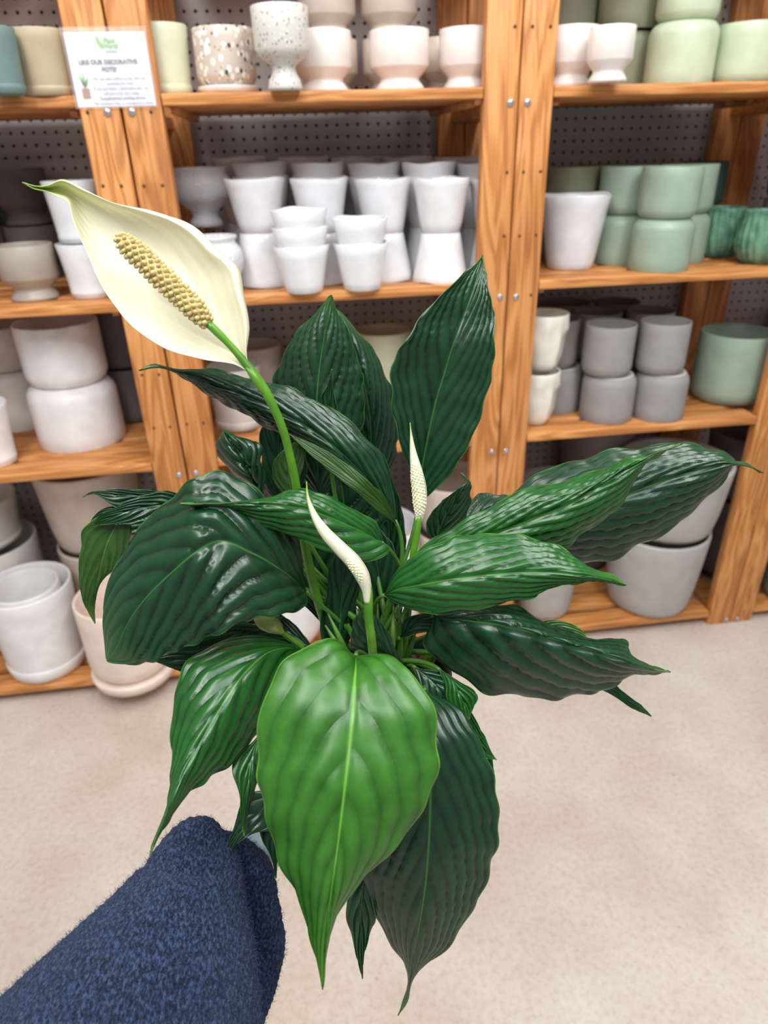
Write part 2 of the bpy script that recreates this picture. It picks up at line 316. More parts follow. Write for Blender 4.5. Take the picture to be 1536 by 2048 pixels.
def make_pot(kind, x, y, z, R, H, mat, label, inv=False, group=None, saucer=None, n=48):
    prof, br = profile(kind); wob = .021 if kind == 'taper' and mat in (WHITE,) else 0
    V, Fc = lathe(prof, R, H, 144 if kind == 'rib' else n, inv, wob, 22 if kind == 'rib' else 0, int((x+3)*1000+z*77))
    if kind == 'face':
        b = []
        for (vx, vy, vz) in V:
            a = math.atan2(vy, vx); t = (H-vz if inv else vz)/H; r = math.hypot(vx, vy)
            if r > R*.45:
                k = 1
                for (aa, tt, sa, st, am) in ((-1.2, .45, .16, .3, .2), (-.6, .78, .22, .07, .16), (-1.8, .78, .22, .07, .16), (-1.2, .14, .3, .05, .1), (0.0, .68, .25, .12, .17), (-.1, .42, .22, .12, .12), (-2.5, .6, .3, .15, .15), (-.6, .62, .15, .06, -.08), (-1.8, .62, .15, .06, -.08), (-.35, .25, .3, .1, .08)):
                    k += am*math.exp(-((a-aa)/sa)**2-((t-tt)/st)**2)
                vx *= k; vy *= k
            b.append((vx, vy, vz))
        V = b
    if saucer: V = [(a*.96, b_*.96, c*.87+H*.13) for a, b_, c in V]
    o = mesh_obj(NAMES[kind], V, Fc, mat); o.location = (x, y, z); tag(o, label, 'pot', group)
    if kind == 'sauc' or saucer:
        s = [(0, 0), (.86, 0), (.95, .02), (.985, .1), (.985, .145), (.97, .155), (.95, .145), (.93, .055), (0, .034)] if kind == 'sauc' else [(0, 0), (.8, 0), (.93, .02), (.98, .08), (.985, .12), (.97, .13), (.9, .128), (.7, .125), (0, .125)]
        V, Fc = lathe(s, R*(.93 if kind == 'sauc' else 1.0), H, n, False); mesh_obj('saucer', V, Fc, CREAM if mat is TERR else mat, o)
    p = Pot(); ALL.append(p); p.o = o; p.x, p.y, p.z, p.R, p.H, p.top, p.kind, p.mat, p.inv, p.br = x, y, z, R, H, z+H, kind, mat, inv, br
    return p
def proj(p):
    v = np.asarray(p)-CAM; d = v@Fv; return 768+FPX*(v@Rv)/d, 1024-FPX*(v@Uv)/d
def ring(x, y, z, R):
    xs = [proj((x+R*math.cos(a), y+R*math.sin(a), z))[0] for a in np.linspace(0, 6.2832, 25)[:-1]]; return min(xs), max(xs)
def front(x, y, z, r):
    h = np.array([x, y])-CAM[:2]; h = h/np.linalg.norm(h); return (x-h[0]*r, y-h[1]*r, z)
def rim_z(x, y, r, cx, ytop):
    f = front(x, y, 0, r); lo, hi = 0.0, 2.6
    for _ in range(30):
        m = (lo+hi)/2
        if proj((f[0], f[1], m))[1] > ytop: lo = m
        else: hi = m
    return (lo+hi)/2
def pot(kind, cx, by, shelf, wpx, ytop, mat, label, inv=False, group=None, **kw):
    """stands on a shelf; cx,by = photo position of its foot, wpx its widest px, ytop px of the front of its rim"""
    z = Zs[shelf][1] if shelf else 0.001; p = onZ(cx, by, z); br = profile(kind)[1]; x, y = p[0], p[1]+.06; R = wpx/2*depth(p)/FPX; H = .15
    for _ in range(12):
        fb, rt = R*(1 if inv else br), R*(br if inv else 1)
        a, b = ring(x, y, z, fb); x += (cx-(a+b)/2)*depth((x, y, z))/FPX
        y += onZ(cx, by, z)[1]-onZ(cx, proj(front(x, y, z, fb))[1], z)[1]
        H = rim_z(x, y, rt, cx, ytop)-z; a, b = ring(x, y, z if inv else z+H, R); R *= wpx/(b-a)
    return make_pot(kind, x, y, z, R, H, mat, label, inv, group, **kw)
def on(base, kind, wpx, ytop, mat, label, inv=False, group=None, dx=0, **kw):
    x, y, z = base.x+dx, base.y, base.top+.0005; R = base.R; br = profile(kind)[1]; H = .1
    for _ in range(8):
        H = rim_z(x, y, R*(br if inv else 1), 0, ytop)-z; a, b = ring(x, y, z if inv else z+H, R); R *= wpx/(b-a)
    return make_pot(kind, x, y, z, R, H, mat, label, inv, group, **kw)
def behind(src, dx, dy, label, mat=None, group=None, z=None):
    o = src.o.copy(); COL.objects.link(o); o.location = (src.x+dx, src.y+dy, src.z if z is None else z); tag(o, label, 'pot', group)
    if mat is not None and mat is not src.mat: o.data = o.data.copy(); o.data.materials[0] = mat
    for c in src.o.children: k = c.copy(); COL.objects.link(k); k.parent = o; k.data = k.data
    p = Pot(); ALL.append(p); p.__dict__.update(src.__dict__); p.o = o; p.x += dx; p.y += dy; p.z = o.location[2]; p.top = p.z+p.H
    return p
#--POTS
G = 'pots on the top shelf'
# top shelf
pot('sauc', -4, 199, 's1', 112, 50, TEAL, 'dusty teal pot with saucer cut by the left picture edge, top shelf', group=G)
tb = pot('sauc', 28, 188, 's1', 95, 50, TEAL, 'darker teal pot half hidden between the teal saucer pot and the sand pot', group=G)
pot('sauc', 104, 190, 's1', 128, 50, SAND, 'sand coloured saucer pot just left of the laminated sign', group=G)
pot('sauc', 343, 190, 's1', 108, 42, PALEG, 'pale green pot with saucer between the sign frame and the terrazzo pot', group=G)
pot('cyl', 456, 187, 's1', 128, 48, TERR, 'beige terrazzo pot with white and black chips on its own saucer', group=G, saucer=True)
pot('goblet', 571, 178, 's1', 116, 2, SPECK, 'tall speckled goblet planter right of the terrazzo pot', group=G)
a = pot('ped', 648, 183, 's1', 122, 54, CREAM, 'cream pedestal pot, first from left in the front row of the top shelf', group=G)
b = pot('ped', 800, 180, 's1', 120, 52, CREAM, 'cream pedestal pot, middle one of the front row of the top shelf', group=G)
c = pot('ped', 930, 178, 's1', 110, 50, CREAM, 'cream pedestal pot tucked against the left side of the centre frame', group=G)
a2 = behind(a, .03, .16, 'beige pedestal pot behind the first cream pedestal pot, lower of its stack', BEIGE, 'beige stacked pedestal pots at the back')
b2 = behind(b, -.0, .16, 'beige pedestal pot behind the middle cream pedestal pot, lower of its stack', BEIGE, 'beige stacked pedestal pots at the back')
c2 = behind(c, -.02, .17, 'beige pedestal pot behind the cream pot by the centre frame', BEIGE, 'beige stacked pedestal pots at the back')
behind(a2, 0, 0, 'beige pot stacked behind the first cream pedestal pot, cut by the picture top', None, 'beige stacked pedestal pots at the back', z=a2.top+.001)
behind(b2, 0, 0, 'beige pot stacked behind the middle cream pedestal pot, cut by the picture top', None, 'beige stacked pedestal pots at the back', z=b2.top+.001)
pot('ped', 1134, 172, 's1', 116, 47, CREAM, 'cream pedestal pot right beside the centre frame, front one of two', group=G)
pot('ped', 1214, 163, 's1', 96, 47, CREAM, 'cream pedestal pot between the front one and the mint stack', group=G)
m1 = pot('cyl', 1345, 173, 's1', 138, 40, MINT, 'mint green pot turned upside down, lower of the front mint stack', True, G)
on(m1, 'cyl', 132, -72, MINT, 'mint green pot set on the upturned mint pot, cut by the top of the picture', group=G)
m2 = pot('cyl', 1480, 170, 's1', 140, 40, MINT, 'mint green pot standing alone at the right end of the top shelf', group=G)
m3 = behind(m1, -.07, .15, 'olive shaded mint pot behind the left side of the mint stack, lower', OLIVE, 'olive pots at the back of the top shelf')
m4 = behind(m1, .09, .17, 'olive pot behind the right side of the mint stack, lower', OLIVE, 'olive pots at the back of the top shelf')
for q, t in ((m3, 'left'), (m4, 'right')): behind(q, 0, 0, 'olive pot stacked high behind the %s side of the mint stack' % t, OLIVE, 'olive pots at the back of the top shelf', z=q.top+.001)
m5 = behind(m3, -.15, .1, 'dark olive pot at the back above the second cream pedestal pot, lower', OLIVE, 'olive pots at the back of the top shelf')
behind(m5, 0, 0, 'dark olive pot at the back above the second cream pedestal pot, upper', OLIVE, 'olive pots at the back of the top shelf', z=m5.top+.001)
pot('ped', 1590, 168, 's1', 120, 50, CREAM, 'cream pedestal pot just cut by the right picture edge, top shelf', group=G)
# second shelf, left
G = 'pots on the second shelf, left bay'
pot('ped', 72, 604, 's2', 122, 494, TAUPE, 'taupe pedestal pot with wide mouth left of the tall white cups', group=G)
w1 = pot('cuff', 188, 598, 's2', 112, 490, WHITE, 'tall white cup pot with banded foot, lower of the pair behind the bloom', group=G)
on(w1, 'cuff', 116, 362, WHITE, 'tall white cup pot with banded foot, upper of the pair behind the bloom', group=G)
w2 = behind(w1, .03, .15, 'white cup pot behind the tall pair, lower', group=G)
behind(w2, 0, 0, 'white cup pot behind the tall pair, upper', group=G, z=w2.top+.001)
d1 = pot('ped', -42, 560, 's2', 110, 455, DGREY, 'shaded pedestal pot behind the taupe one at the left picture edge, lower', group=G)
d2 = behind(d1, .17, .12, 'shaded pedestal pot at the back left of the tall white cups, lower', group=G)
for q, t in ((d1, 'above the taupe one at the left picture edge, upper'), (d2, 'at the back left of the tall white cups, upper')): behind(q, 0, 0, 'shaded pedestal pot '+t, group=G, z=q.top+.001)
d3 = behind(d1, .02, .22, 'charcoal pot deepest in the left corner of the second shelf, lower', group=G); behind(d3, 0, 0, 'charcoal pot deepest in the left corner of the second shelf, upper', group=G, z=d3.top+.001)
# second shelf, middle
G = 'white urns on the second shelf'
u1 = pot('urn', 437, 590, 's2', 116, 478, URN, 'white hammered urn with round belly peeking out right of the bloom', group=G)
u2 = behind(u1, -.06, .2, 'white urn in shade behind the front urn, lower', group=G)
make_pot('bowlfoot', u2.x+.03, u2.y+.02, u2.top+.001, .088, .16, URN, 'white footed bowl in shade on the urns, right of the sign frame', group=G)
u3 = behind(u2, -.19, .15, 'white urn half hidden behind the left frame, lower', group=G)
make_pot('bowlfoot', u3.x, u3.y, u3.top+.001, .078, .15, URN, 'white footed bowl half hidden behind the left frame, upper', group=G)
G = 'white tapered pots in stacks'
cols = [('A', 527, 577, 'first stack from left', 122), ('B', 650, 572, 'second stack, behind the nested three', 118), ('C', 775, 566, 'third stack, behind the nested pair', 116), ('D', 875, 569, 'fourth stack, left of the centre frame', 118), ('E', 985, 560, 'fifth stack, mostly behind the centre frame', 114)]
for nme, x, y, t, w in cols:
    lo = pot('taper', x, y, 's2', w-6, 468, WHITE, 'white upturned tapered pot, lower of the '+t, True, G); o5 = t.split(' stack')[0]
    up = on(lo, 'taper', w, 358, WHITE, 'white tapered pot with uneven rim, upper of the '+t, group=G)
    for r_, (dx, dy, tt) in enumerate(((-.01, .155, 'second row'), (-.02, .31, 'back row'))):
        l2 = behind(lo, dx, dy, 'shaded white upturned pot in the %s behind the %s stack from left' % (tt, o5), group=G)
        behind(up, dx, dy, 'shaded white upright pot atop the %s behind the %s stack from left' % (tt, o5), group=G)
        behind(up, dx, dy, 'shaded white pot nested in the topmost pot, %s of the %s stack from left' % (tt, o5), group=G, z=up.z+(.036, .05)[r_])
G = 'nested white tapered pots at the shelf front'
f1 = pot('taper', 610, 589, 's2', 112, 497, WHITE, 'white tapered pot at the bottom of the nested three', group=G)
for k, zz in ((1, .046), (2, .088)): behind(f1, 0, 0, ['', 'white tapered pot in the middle of the nested three', 'white tapered pot on top of the nested three'][k], group=G, z=f1.z+zz)
f2 = pot('taper', 725, 584, 's2', 110, 490, WHITE, 'white tapered pot at the bottom of the nested pair', group=G)
behind(f2, 0, 0, 'white tapered pot on top of the nested pair', group=G, z=f2.z+.06)
# second shelf, right
G = 'pots on the second shelf, right bay'
q = pot('taper', 1140, 541, 's2', 140, 392, WHITE, 'large white tapered pot directly right of the centre frame', group=G)
behind(q, .0, .2, 'large white tapered pot in shade behind the front one', group=G)
s1 = pot('cyl', 1312, 546, 's2', 122, 440, SAGE, 'sage green pot upside down, lower of the front sage stack', True, G)
s1u = on(s1, 'cyl', 126, 334, SAGE, 'sage green open pot, upper of the front sage stack', group=G, dx=.002)
for i, (dx, dy, t, mt) in enumerate(((-.1, .13, 'left behind the front sage stack', SAGE), (.085, .13, 'right behind the front sage stack', SAGE), (-.2, .25, 'back left beside the pegboard gap', OLIVE), (-.06, .29, 'back row directly behind the front sage stack', OLIVE), (.09, .3, 'back row right of the sage stacks', OLIVE), (.2, .27, 'farthest right of the sage stacks', DGREEN))):  # back row in olive: sage pots with the shade in their colour
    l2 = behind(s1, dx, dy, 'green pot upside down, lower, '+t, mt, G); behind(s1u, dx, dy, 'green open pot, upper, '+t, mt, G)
g1 = pot('rib', 1515, 530, 's2', 118, 424, RIB, 'ribbed green glazed pot at the right picture edge, front one', group=G)
behind(g1, -.06, .14, 'ribbed green glazed pot behind the front ribbed one', group=G)
g2 = pot('cyl', 1565, 500, 's2', 120, 400, WGREY, 'taupe pot behind the right frame at the picture edge, lower', group=G); behind(g2, 0, 0, 'taupe pot behind the right frame at the picture edge, upper', group=G, z=g2.top+.001)
# third shelf
G = 'pots on the third shelf, left bay'
k1 = pot('cyl', 176, 900, 's3', 172, 776, SNOW, 'big white pot upside down, lower of the largest white stack', True, G)
on(k1, 'cyl', 172, 655, SNOW, 'big white pot, upper of the largest white stack', group=G)
k2 = pot('cyl', 52, 863, 's3', 136, 746, OFF, 'off-white pot upside down left of the largest white stack, lower', True, G)
on(k2, 'cyl', 136, 660, OFF, 'off-white pot left of the largest white stack, upper', group=G)
pot('cuff', -8, 938, 's3', 116, 822, SNOW, 'plain white tall cup at the left picture edge on the front of the third shelf', group=G)
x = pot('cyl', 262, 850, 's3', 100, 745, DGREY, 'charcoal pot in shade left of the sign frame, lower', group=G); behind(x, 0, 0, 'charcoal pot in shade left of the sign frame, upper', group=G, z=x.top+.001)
G = 'pots on the third shelf, middle bay'
pot('sauc', 482, 866, 's3', 110, 745, OFF, 'off-white saucer pot behind the long leaf, right of the left frame', group=G)
x = pot('ped', 520, 805, 's3', 108, 690, OFF, 'beige footed bowl at the back under the second shelf, right of the bloom stalk', group=G)
pot('cyl', 770, 830, 's3', 112, 672, PALEG, 'pale olive open pot seen between the two upright leaves', group=G)
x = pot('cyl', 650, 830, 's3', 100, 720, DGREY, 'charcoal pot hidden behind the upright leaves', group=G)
G = 'pots on the third shelf, right bay'
p1 = pot('face', 1068, 851, 's3', 92, 752, FACE, 'ivory pot with a moulded face beside the centre frame, lower', False, G)
behind(p1, .01, 0, 'ivory pot with a moulded face beside the centre frame, upper', group=G, z=p1.top+.004)
def stamp(p, r=.8):
    bm = MB(); t = []
    for k in range(40): a = 6.2832*k/40; t.append((p.R*r*math.cos(a), p.R*r*math.sin(a), p.H-.0026))
    bm.tube(t+[t[0]], .003, 8, False); bm.build('unglazed_foot_ring', RAW, p.o)
for cx, by, yt, w, yu, t in ((1210, 850, 757, 106, 658, 'left'), (1312, 846, 752, 106, 652, 'right')):
    lo = pot('cyl', cx, by, 's3', w, yt, GREY, 'grey pot upside down with pale foot ring, lower of the %s front grey stack' % t, True, G); stamp(lo)
    up = on(lo, 'cyl', w-2, yu, GREY, 'grey open pot, upper of the %s front grey stack' % t, group=G, dx=-.018)
    if t == 'left': gl, gu = lo, up
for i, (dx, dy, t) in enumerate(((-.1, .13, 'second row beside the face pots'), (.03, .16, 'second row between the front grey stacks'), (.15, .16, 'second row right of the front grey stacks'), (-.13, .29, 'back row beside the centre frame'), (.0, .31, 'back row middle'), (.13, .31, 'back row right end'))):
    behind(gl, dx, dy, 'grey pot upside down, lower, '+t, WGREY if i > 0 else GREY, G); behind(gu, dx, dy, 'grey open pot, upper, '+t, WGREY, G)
pot('cyl', 1450, 812, 's3', 158, 678, SAGE, 'large sage green open pot at the right of the third shelf', group=G)
pot('cyl', 1590, 745, 's3', 130, 632, TEAL, 'dark teal pot at the back right behind the large sage pot', group=G)
# bottom shelf
G = 'pots on the lowest shelf, left bay'
x = pot('sauc', 100, 1362, 's0', 188, 1208, SNOW, 'white saucer pot with a smaller pot nested in it, front of the lowest shelf', group=G)
make_pot('cyl', x.x, x.y-.01, x.z+.06, x.R*.75, x.H-.058, SNOW, 'smaller white pot nested inside the white saucer pot', group=G)
pot('sauc', -82, 1345, 's0', 180, 1190, SNOW, 'white saucer pot cut by the left picture edge on the lowest shelf', group=G)
x = pot('sauc', 12, 1240, 's0', 200, 1075, OFF, 'off-white saucer pot at the back left of the lowest shelf, lower', group=G)
make_pot('sauc', x.x-.02, x.y, x.top+.001, x.R*.95, .17, OFF, 'off-white saucer pot at the back left of the lowest shelf, upper', group=G)
x = pot('planter', 232, 1265, 's0', 180, 1120, BEIGE, 'beige planter behind the drooping left leaf, lower', group=G)
on(x, 'planter', 214, 966, BEIGE, 'wide beige planter under the third shelf beside the left frame, upper', group=G)
x = pot('cyl', 272, 1384, 's0', 184, 1235, PINK, 'blush white round pot on wide saucer overhanging the lowest shelf', saucer=True)
G = 'pots on the lowest shelf, middle bay'
pot('cyl', 560, 1310, 's0', 190, 1130, SNOW, 'white pot on the lowest shelf seen through the gap left of the stems', group=G)
pot('cyl', 760, 1290, 's0', 170, 1090, SNOW, 'white pot on the lowest shelf hidden behind the stems', group=G)
x = pot('planter', 900, 1250, 's0', 150, 1090, BEIGE, 'beige grey planter left of the centre frame, lower', group=G); make_pot('planter', x.x, x.y, x.top+.001, x.R, .2, BEIGE, 'beige grey planter left of the centre frame, upper', group=G)
G = 'pots on the lowest shelf, right bay'
x = pot('planter', 1290, 1230, 's0', 206, 1095, LGREY, 'big light grey planter in front of the lowest shelf, lower of its stack', group=G)
make_pot('planter', x.x+.015, x.y, x.top+.001, x.R*1.08, .27, LGREY, 'big light grey planter, upper of the front stack behind the right leaves', group=G)
x = pot('planter', 1086, 1240, 's0', 128, 1110, LGREY, 'light grey planter right of the centre frame below the leaves, lower', group=G)
make_pot('planter', x.x, x.y, x.top+.001, x.R*1.05, .24, WGREY, 'warm grey planter right of the centre frame, upper', group=G)
x = pot('planter', 1440, 1150, 's0', 150, 1010, DGREY, 'charcoal planter beside the right frame, lower', group=G)
make_pot('planter', x.x, x.y, x.top+.001, x.R*1.08, .26, DGREY, 'charcoal planter beside the right frame, upper', group=G)
x = pot('planter', 1200, 1160, 's0', 140, 1000, DGREY, 'charcoal planter in shade between the light grey ones, lower', group=G)
make_pot('planter', x.x, x.y, x.top+.001, x.R*1.1, .25, WGREY, 'warm grey planter in shade between the light grey ones, upper', group=G)
pot('cyl', 1590, 1215, 's0', 150, 1130, TEAL, 'blue-grey pot beyond the right frame at the picture edge', group=G)


# nudge the shelf stacks apart so that no two touch, and keep them clear of the uprights
def relax():
    for lvl in [z[1] for z in Zs.values()]:
        P = [p for p in ALL if lvl-.02 < p.z < lvl+.42]; colz = []
        for p in sorted(P, key=lambda p: p.z):
            for c in colz:
                if math.hypot(c['x']-p.x, c['y']-p.y) < .035: c['m'].append(p); break
            else: colz.append({'x': p.x, 'y': p.y, 'm': [p]})
        for c in colz: c['R'] = max(q.R*(1.055 if (q.o.children and q.kind == 'cyl' and len(q.o.children[0].name) < 11) or q.kind in ('face', 'rib') else 1.0) for q in c['m'])+.0015; c['w'] = .06 if c['y'] < .2 else 1.0; c['x0'], c['y0'] = c['x'], c['y']
        for it in range(400):
            for i, a in enumerate(colz):
                for b in colz[i+1:]:
                    dx, dy = b['x']-a['x'], b['y']-a['y']; d = math.hypot(dx, dy)+1e-9; o = a['R']+b['R']-d
                    if o > 0: t = a['w']+b['w']; a['x'] -= dx/d*o*a['w']/t; a['y'] -= dy/d*o*a['w']/t; b['x'] += dx/d*o*b['w']/t; b['y'] += dy/d*o*b['w']/t
                lim = .553 if any(x0-.0 < a['x']+a['R'] and a['x']-a['R'] < x1 for x0, x1 in FR) else .597
                if a['w'] > .5 and a['y']+a['R'] > lim: a['y'] = lim-a['R']
                for x0, x1 in FR:
                    cx = min(max(a['x'], x0), x1); cy = min(max(a['y'], 0), .0375); d = math.hypot(a['x']-cx, a['y']-cy)
                    if d < a['R']:
                        if cx == a['x']: a['y'] = .0375+a['R']
                        else: k = a['R']/max(d, 1e-6); a['x'] = cx+(a['x']-cx)*k; a['y'] = cy+(a['y']-cy)*k
        for c in colz:
            for q in c['m']: q.x += c['x']-c['x0']; q.y += c['y']-c['y0']; q.o.location.x = q.x; q.o.location.y = q.y
relax()

#--SIGN
def text(s, size, x, z, mat, parent, bold=0, align='CENTER', name='lettering', shear=0):
    c = bpy.data.curves.new('t', 'FONT'); c.body = s; c.size = size; c.align_x = align; c.offset = bold; c.extrude = .0002; c.resolution_u = 3; c.shear = shear
    o = bpy.data.objects.new('t', c); COL.objects.link(o); bpy.context.view_layer.update()
    dg = bpy.context.evaluated_depsgraph_get(); me = bpy.data.meshes.new_from_object(o.evaluated_get(dg)); bpy.data.objects.remove(o)
    k = bpy.data.objects.new(name, me); COL.objects.link(k); me.materials.clear(); me.materials.append(mat)
    k.parent = parent; k.location = (x, -.0035, z); k.rotation_euler = (math.pi/2, 0, 0); return k
PAPER = plain('laminated_paper', 'ECEDF7', .25); INK = plain('grey_ink', '5C5E68', .5); INKL = plain('pale_ink', '8D909E', .5); GRN = plain('sign_green', '7DBB55', .5); BRN = plain('sign_brown', '9A6B42', .5)
m_, nt_, b_, _o = newmat('clear_film'); b_.inputs['Base Color'].default_value = (1, 1, 1, 1); b_.inputs['Roughness'].default_value = .12; b_.inputs['Alpha'].default_value = .12; FILM = m_
tl, tr, br_, bl_ = [onY(*p, -.002) for p in ((128, 65), (292, 63), (309, 212), (155, 214))]
sc_ = (tl+tr+br_+bl_)/4; wS = (np.linalg.norm(tr-tl)+np.linalg.norm(br_-bl_))/2; hS = (np.linalg.norm(tl-bl_)+np.linalg.norm(tr-br_))/2
sg = empty('paper_sign', (sc_[0], -.001, sc_[2]), 'white laminated notice about decorative pots pinned on the left pine frame', 'sign')
sg.rotation_euler.y = -math.atan2(tr[2]-tl[2], tr[0]-tl[0])
MB().box(-wS/2, wS/2, -.0015, 0, -hS/2, hS/2, .0005).build('paper', PAPER, sg, False)
V = []; Fc = []; NN = 24
for j in range(9):
    for i in range(NN+1):
        x_ = -wS/2*1.06+wS*1.06*i/NN; z_ = -hS/2*1.05+hS*1.09*j/8; V.append((x_, -.0052-.0009*abs(math.sin(i*1.9+j*.7))*(1 if i < 3 or i > NN-5 or j > 6 else .2), z_))
for j in range(8):
    for i in range(NN): a = j*(NN+1)+i; Fc.append((a, a+1, a+NN+2, a+NN+1))
fo = mesh_obj('plastic_sleeve', V, Fc, FILM, sg); mo = fo.modifiers.new('s', 'SOLIDIFY'); mo.thickness = .0003
u = hS/100
text('Plant', u*9, u*5, hS/2-u*14, GRN, sg, .0004, shear=.2); text('World', u*9, u*5, hS/2-u*21, GRN, sg, .0004, shear=.2); text('nursery', u*6, u*6, hS/2-u*27, INK, sg, shear=.2)
text('LIKE OUR DECORATIVE', u*8.5, -u*2, hS/2-u*42, INK, sg, .0005); text('POTS?', u*8.5, -u*2, hS/2-u*52, INK, sg, .0005)
for i, s in enumerate(['We can add a plant to any one you', 'purchase for free!', 'If you purchase a decorative pot, we', 'will pot it for you today.', 'Complimentary potting service', 'This excludes clay or consignment items']):
    text(s, u*5.8, u*11, hS/2-u*(63+i*6.8), INK if i == 4 else INKL, sg, .0001)
lf = MB()
def flatleaf(mb, pts, w, y=-.0034):
    P = spline(pts, 12); Vv = []
    for i, p in enumerate(P):
        t = P[min(i+1, 11)]-P[max(i-1, 0)]; t /= np.linalg.norm(t); n = np.array([-t[1], t[0]]); k = w*math.sin(math.pi*min(max(i/11, .03), .97))**.8
        Vv += [(p[0]+n[0]*k, y, p[1]+n[1]*k), (p[0]-n[0]*k, y, p[1]-n[1]*k)]
    mb.add(Vv, [(2*i, 2*i+1, 2*i+3, 2*i+2) for i in range(11)])
flatleaf(lf, [(-u*14, hS/2-u*4), (-u*11, hS/2-u*12), (-u*6, hS/2-u*22)], u*3); lf.build('leaf_logo', GRN, sg, False)
pl = MB(); bx, bz = -wS/2+u*17, -hS/2+u*26
for dx, hh in ((-7, 20), (-3, 14), (0, 22), (4, 12), (7, 15)): flatleaf(pl, [(bx, bz), (bx+dx*u*.5, bz+hh*u*.5), (bx+dx*u, bz+hh*u)], u*1.6)
pl.build('plant_picture', GRN, sg, False)
MB().box(bx-u*6, bx+u*6, -.0036, -.0016, bz-u*14, bz, .0005).build('pot_picture', BRN, sg, False)

#--PLANT
CR = (775, 1350, .655)            # crown where all stalks leave the soil
crown = at(*CR)
pl_base = crown + np.array([0, 0, -.135])
PLANT = empty('peace_lily', tuple(pl_base), 'potted peace lily with glossy dark leaves and one open white bloom, held in a hand', 'plant')
def rel(V): return [np.asarray(v)-pl_base for v in V]
def leafmat(name, c_dark, c_mid, c_vein, rough=.3, trans=.1, stripe=.35):
    m, nt, b, out = newmat(name)
    uv1 = nd(nt, 'UVMap', uv_map='vein'); uv2 = nd(nt, 'UVMap', uv_map='leaf'); s1 = nd(nt, 'SeparateXYZ'); s2 = nd(nt, 'SeparateXYZ')
    nt.links.new(uv1.outputs[0], s1.inputs[0]); nt.links.new(uv2.outputs[0], s2.inputs[0])
    def M(op, a, b_=None, c=None):
        n = nd(nt, 'Math', operation=op)
        for i, v in enumerate((a, b_, c)):
            if v is None: continue
            if isinstance(v, (int, float)): n.inputs[i].default_value = v
            else: nt.links.new(v, n.inputs[i])
        return n.outputs[0]
    ph = s1.outputs[0]; groove = M('ABSOLUTE', M('SINE', M('MULTIPLY', ph, math.pi)))      # 0 in the vein line
    cmb = nd(nt, 'CombineXYZ'); nt.links.new(M('MULTIPLY', ph, 9.0), cmb.inputs[0]); nt.links.new(M('MULTIPLY', s1.outputs[1], 1.5), cmb.inputs[1])
    fine = nd(nt, 'TexNoise', i_Scale=1.0, i_Detail=3.0); nt.links.new(cmb.outputs[0], fine.inputs[0])
    tc = nd(nt, 'TexCoord'); mot = nd(nt, 'TexNoise', i_Scale=55.0, i_Detail=5.0, i_Roughness=.6); nt.links.new(tc.outputs['Object'], mot.inputs[0])
    f = M('MULTIPLY_ADD', groove, stripe, M('MULTIPLY_ADD', mot.outputs[0], .8, M('MULTIPLY', fine.outputs[0], .12)))
    r = ramp(nt, f, [(.35, lin(c_dark)), (.85, lin(c_mid))])
    v = M('ABSOLUTE', M('SUBTRACT', s2.outputs[1], .5)); wid = M('MULTIPLY_ADD', s2.outputs[0], -.012, .017)
    mid = M('SUBTRACT', 1.0, M('SMOOTH_MIN', M('DIVIDE', v, wid), 1.0, .3)); mid = M('MAXIMUM', mid, 0.0)
    edge = M('GREATER_THAN', v, .492); mk = M('MAXIMUM', mid, M('MULTIPLY', edge, .7))
    tipy = M('MULTIPLY', M('POWER', s2.outputs[0], 14.0), .75); mk = M('MAXIMUM', mk, tipy)
    mx = nd(nt, 'MixRGB'); nt.links.new(mk, mx.inputs[0]); nt.links.new(r.outputs[0], mx.inputs[1]); mx.inputs[2].default_value = lin(c_vein)
    nt.links.new(mx.outputs[0], b.inputs['Base Color']); b.inputs['Specular IOR Level'].default_value = .55
    rr = M('MULTIPLY_ADD', mot.outputs[0], .16, rough-.08); nt.links.new(rr, b.inputs['Roughness'])
    hb = M('ADD', M('MULTIPLY', fine.outputs[0], .1), M('MULTIPLY', mot.outputs[0], .16))
    away = M('MULTIPLY', M('MINIMUM', M('MULTIPLY', v, 9.0), 1.0), M('MINIMUM', M('MULTIPLY', M('SUBTRACT', 1.0, s2.outputs[0]), 6.0), 1.0))
    hb = M('ADD', hb, M('MULTIPLY', M('MULTIPLY', M('POWER', M('MAXIMUM', groove, .001), .45), away), 1.5)); bump(nt, b, hb, .42, .0008)
    t = nd(nt, 'BsdfTranslucent'); tcx = nd(nt, 'MixRGB', blend_type='MULTIPLY'); tcx.inputs[0].default_value = 1; nt.links.new(mx.outputs[0], tcx.inputs[1]); tcx.inputs[2].default_value = (1.6, 2.2, .4, 1)
    nt.links.new(tcx.outputs[0], t.inputs[0]); ms = nd(nt, 'MixShader'); ms.inputs[0].default_value = trans
    nt.links.new(b.outputs[0], ms.inputs[1]); nt.links.new(t.outputs[0], ms.inputs[2]); nt.links.new(ms.outputs[0], out.inputs[0])
    return m
LD = leafmat('leaf_deep_green', '07200F', '143E22', '3C7030', .29, .08)
LM = leafmat('leaf_mid_green', '0E3A10', '1E5A1E', '4F8C30', .29, .1)
LB = leafmat('leaf_fresh_green', '20520F', '3A7422', '6CA838', .36, .14, .3)
LU = leafmat('leaf_underside', '1F3A10', '305818', '6C8C3C', .45, .2)
STEM = leafmat('stalk_green', '4A8A1C', '74AE30', '7AB034', .35, .1)
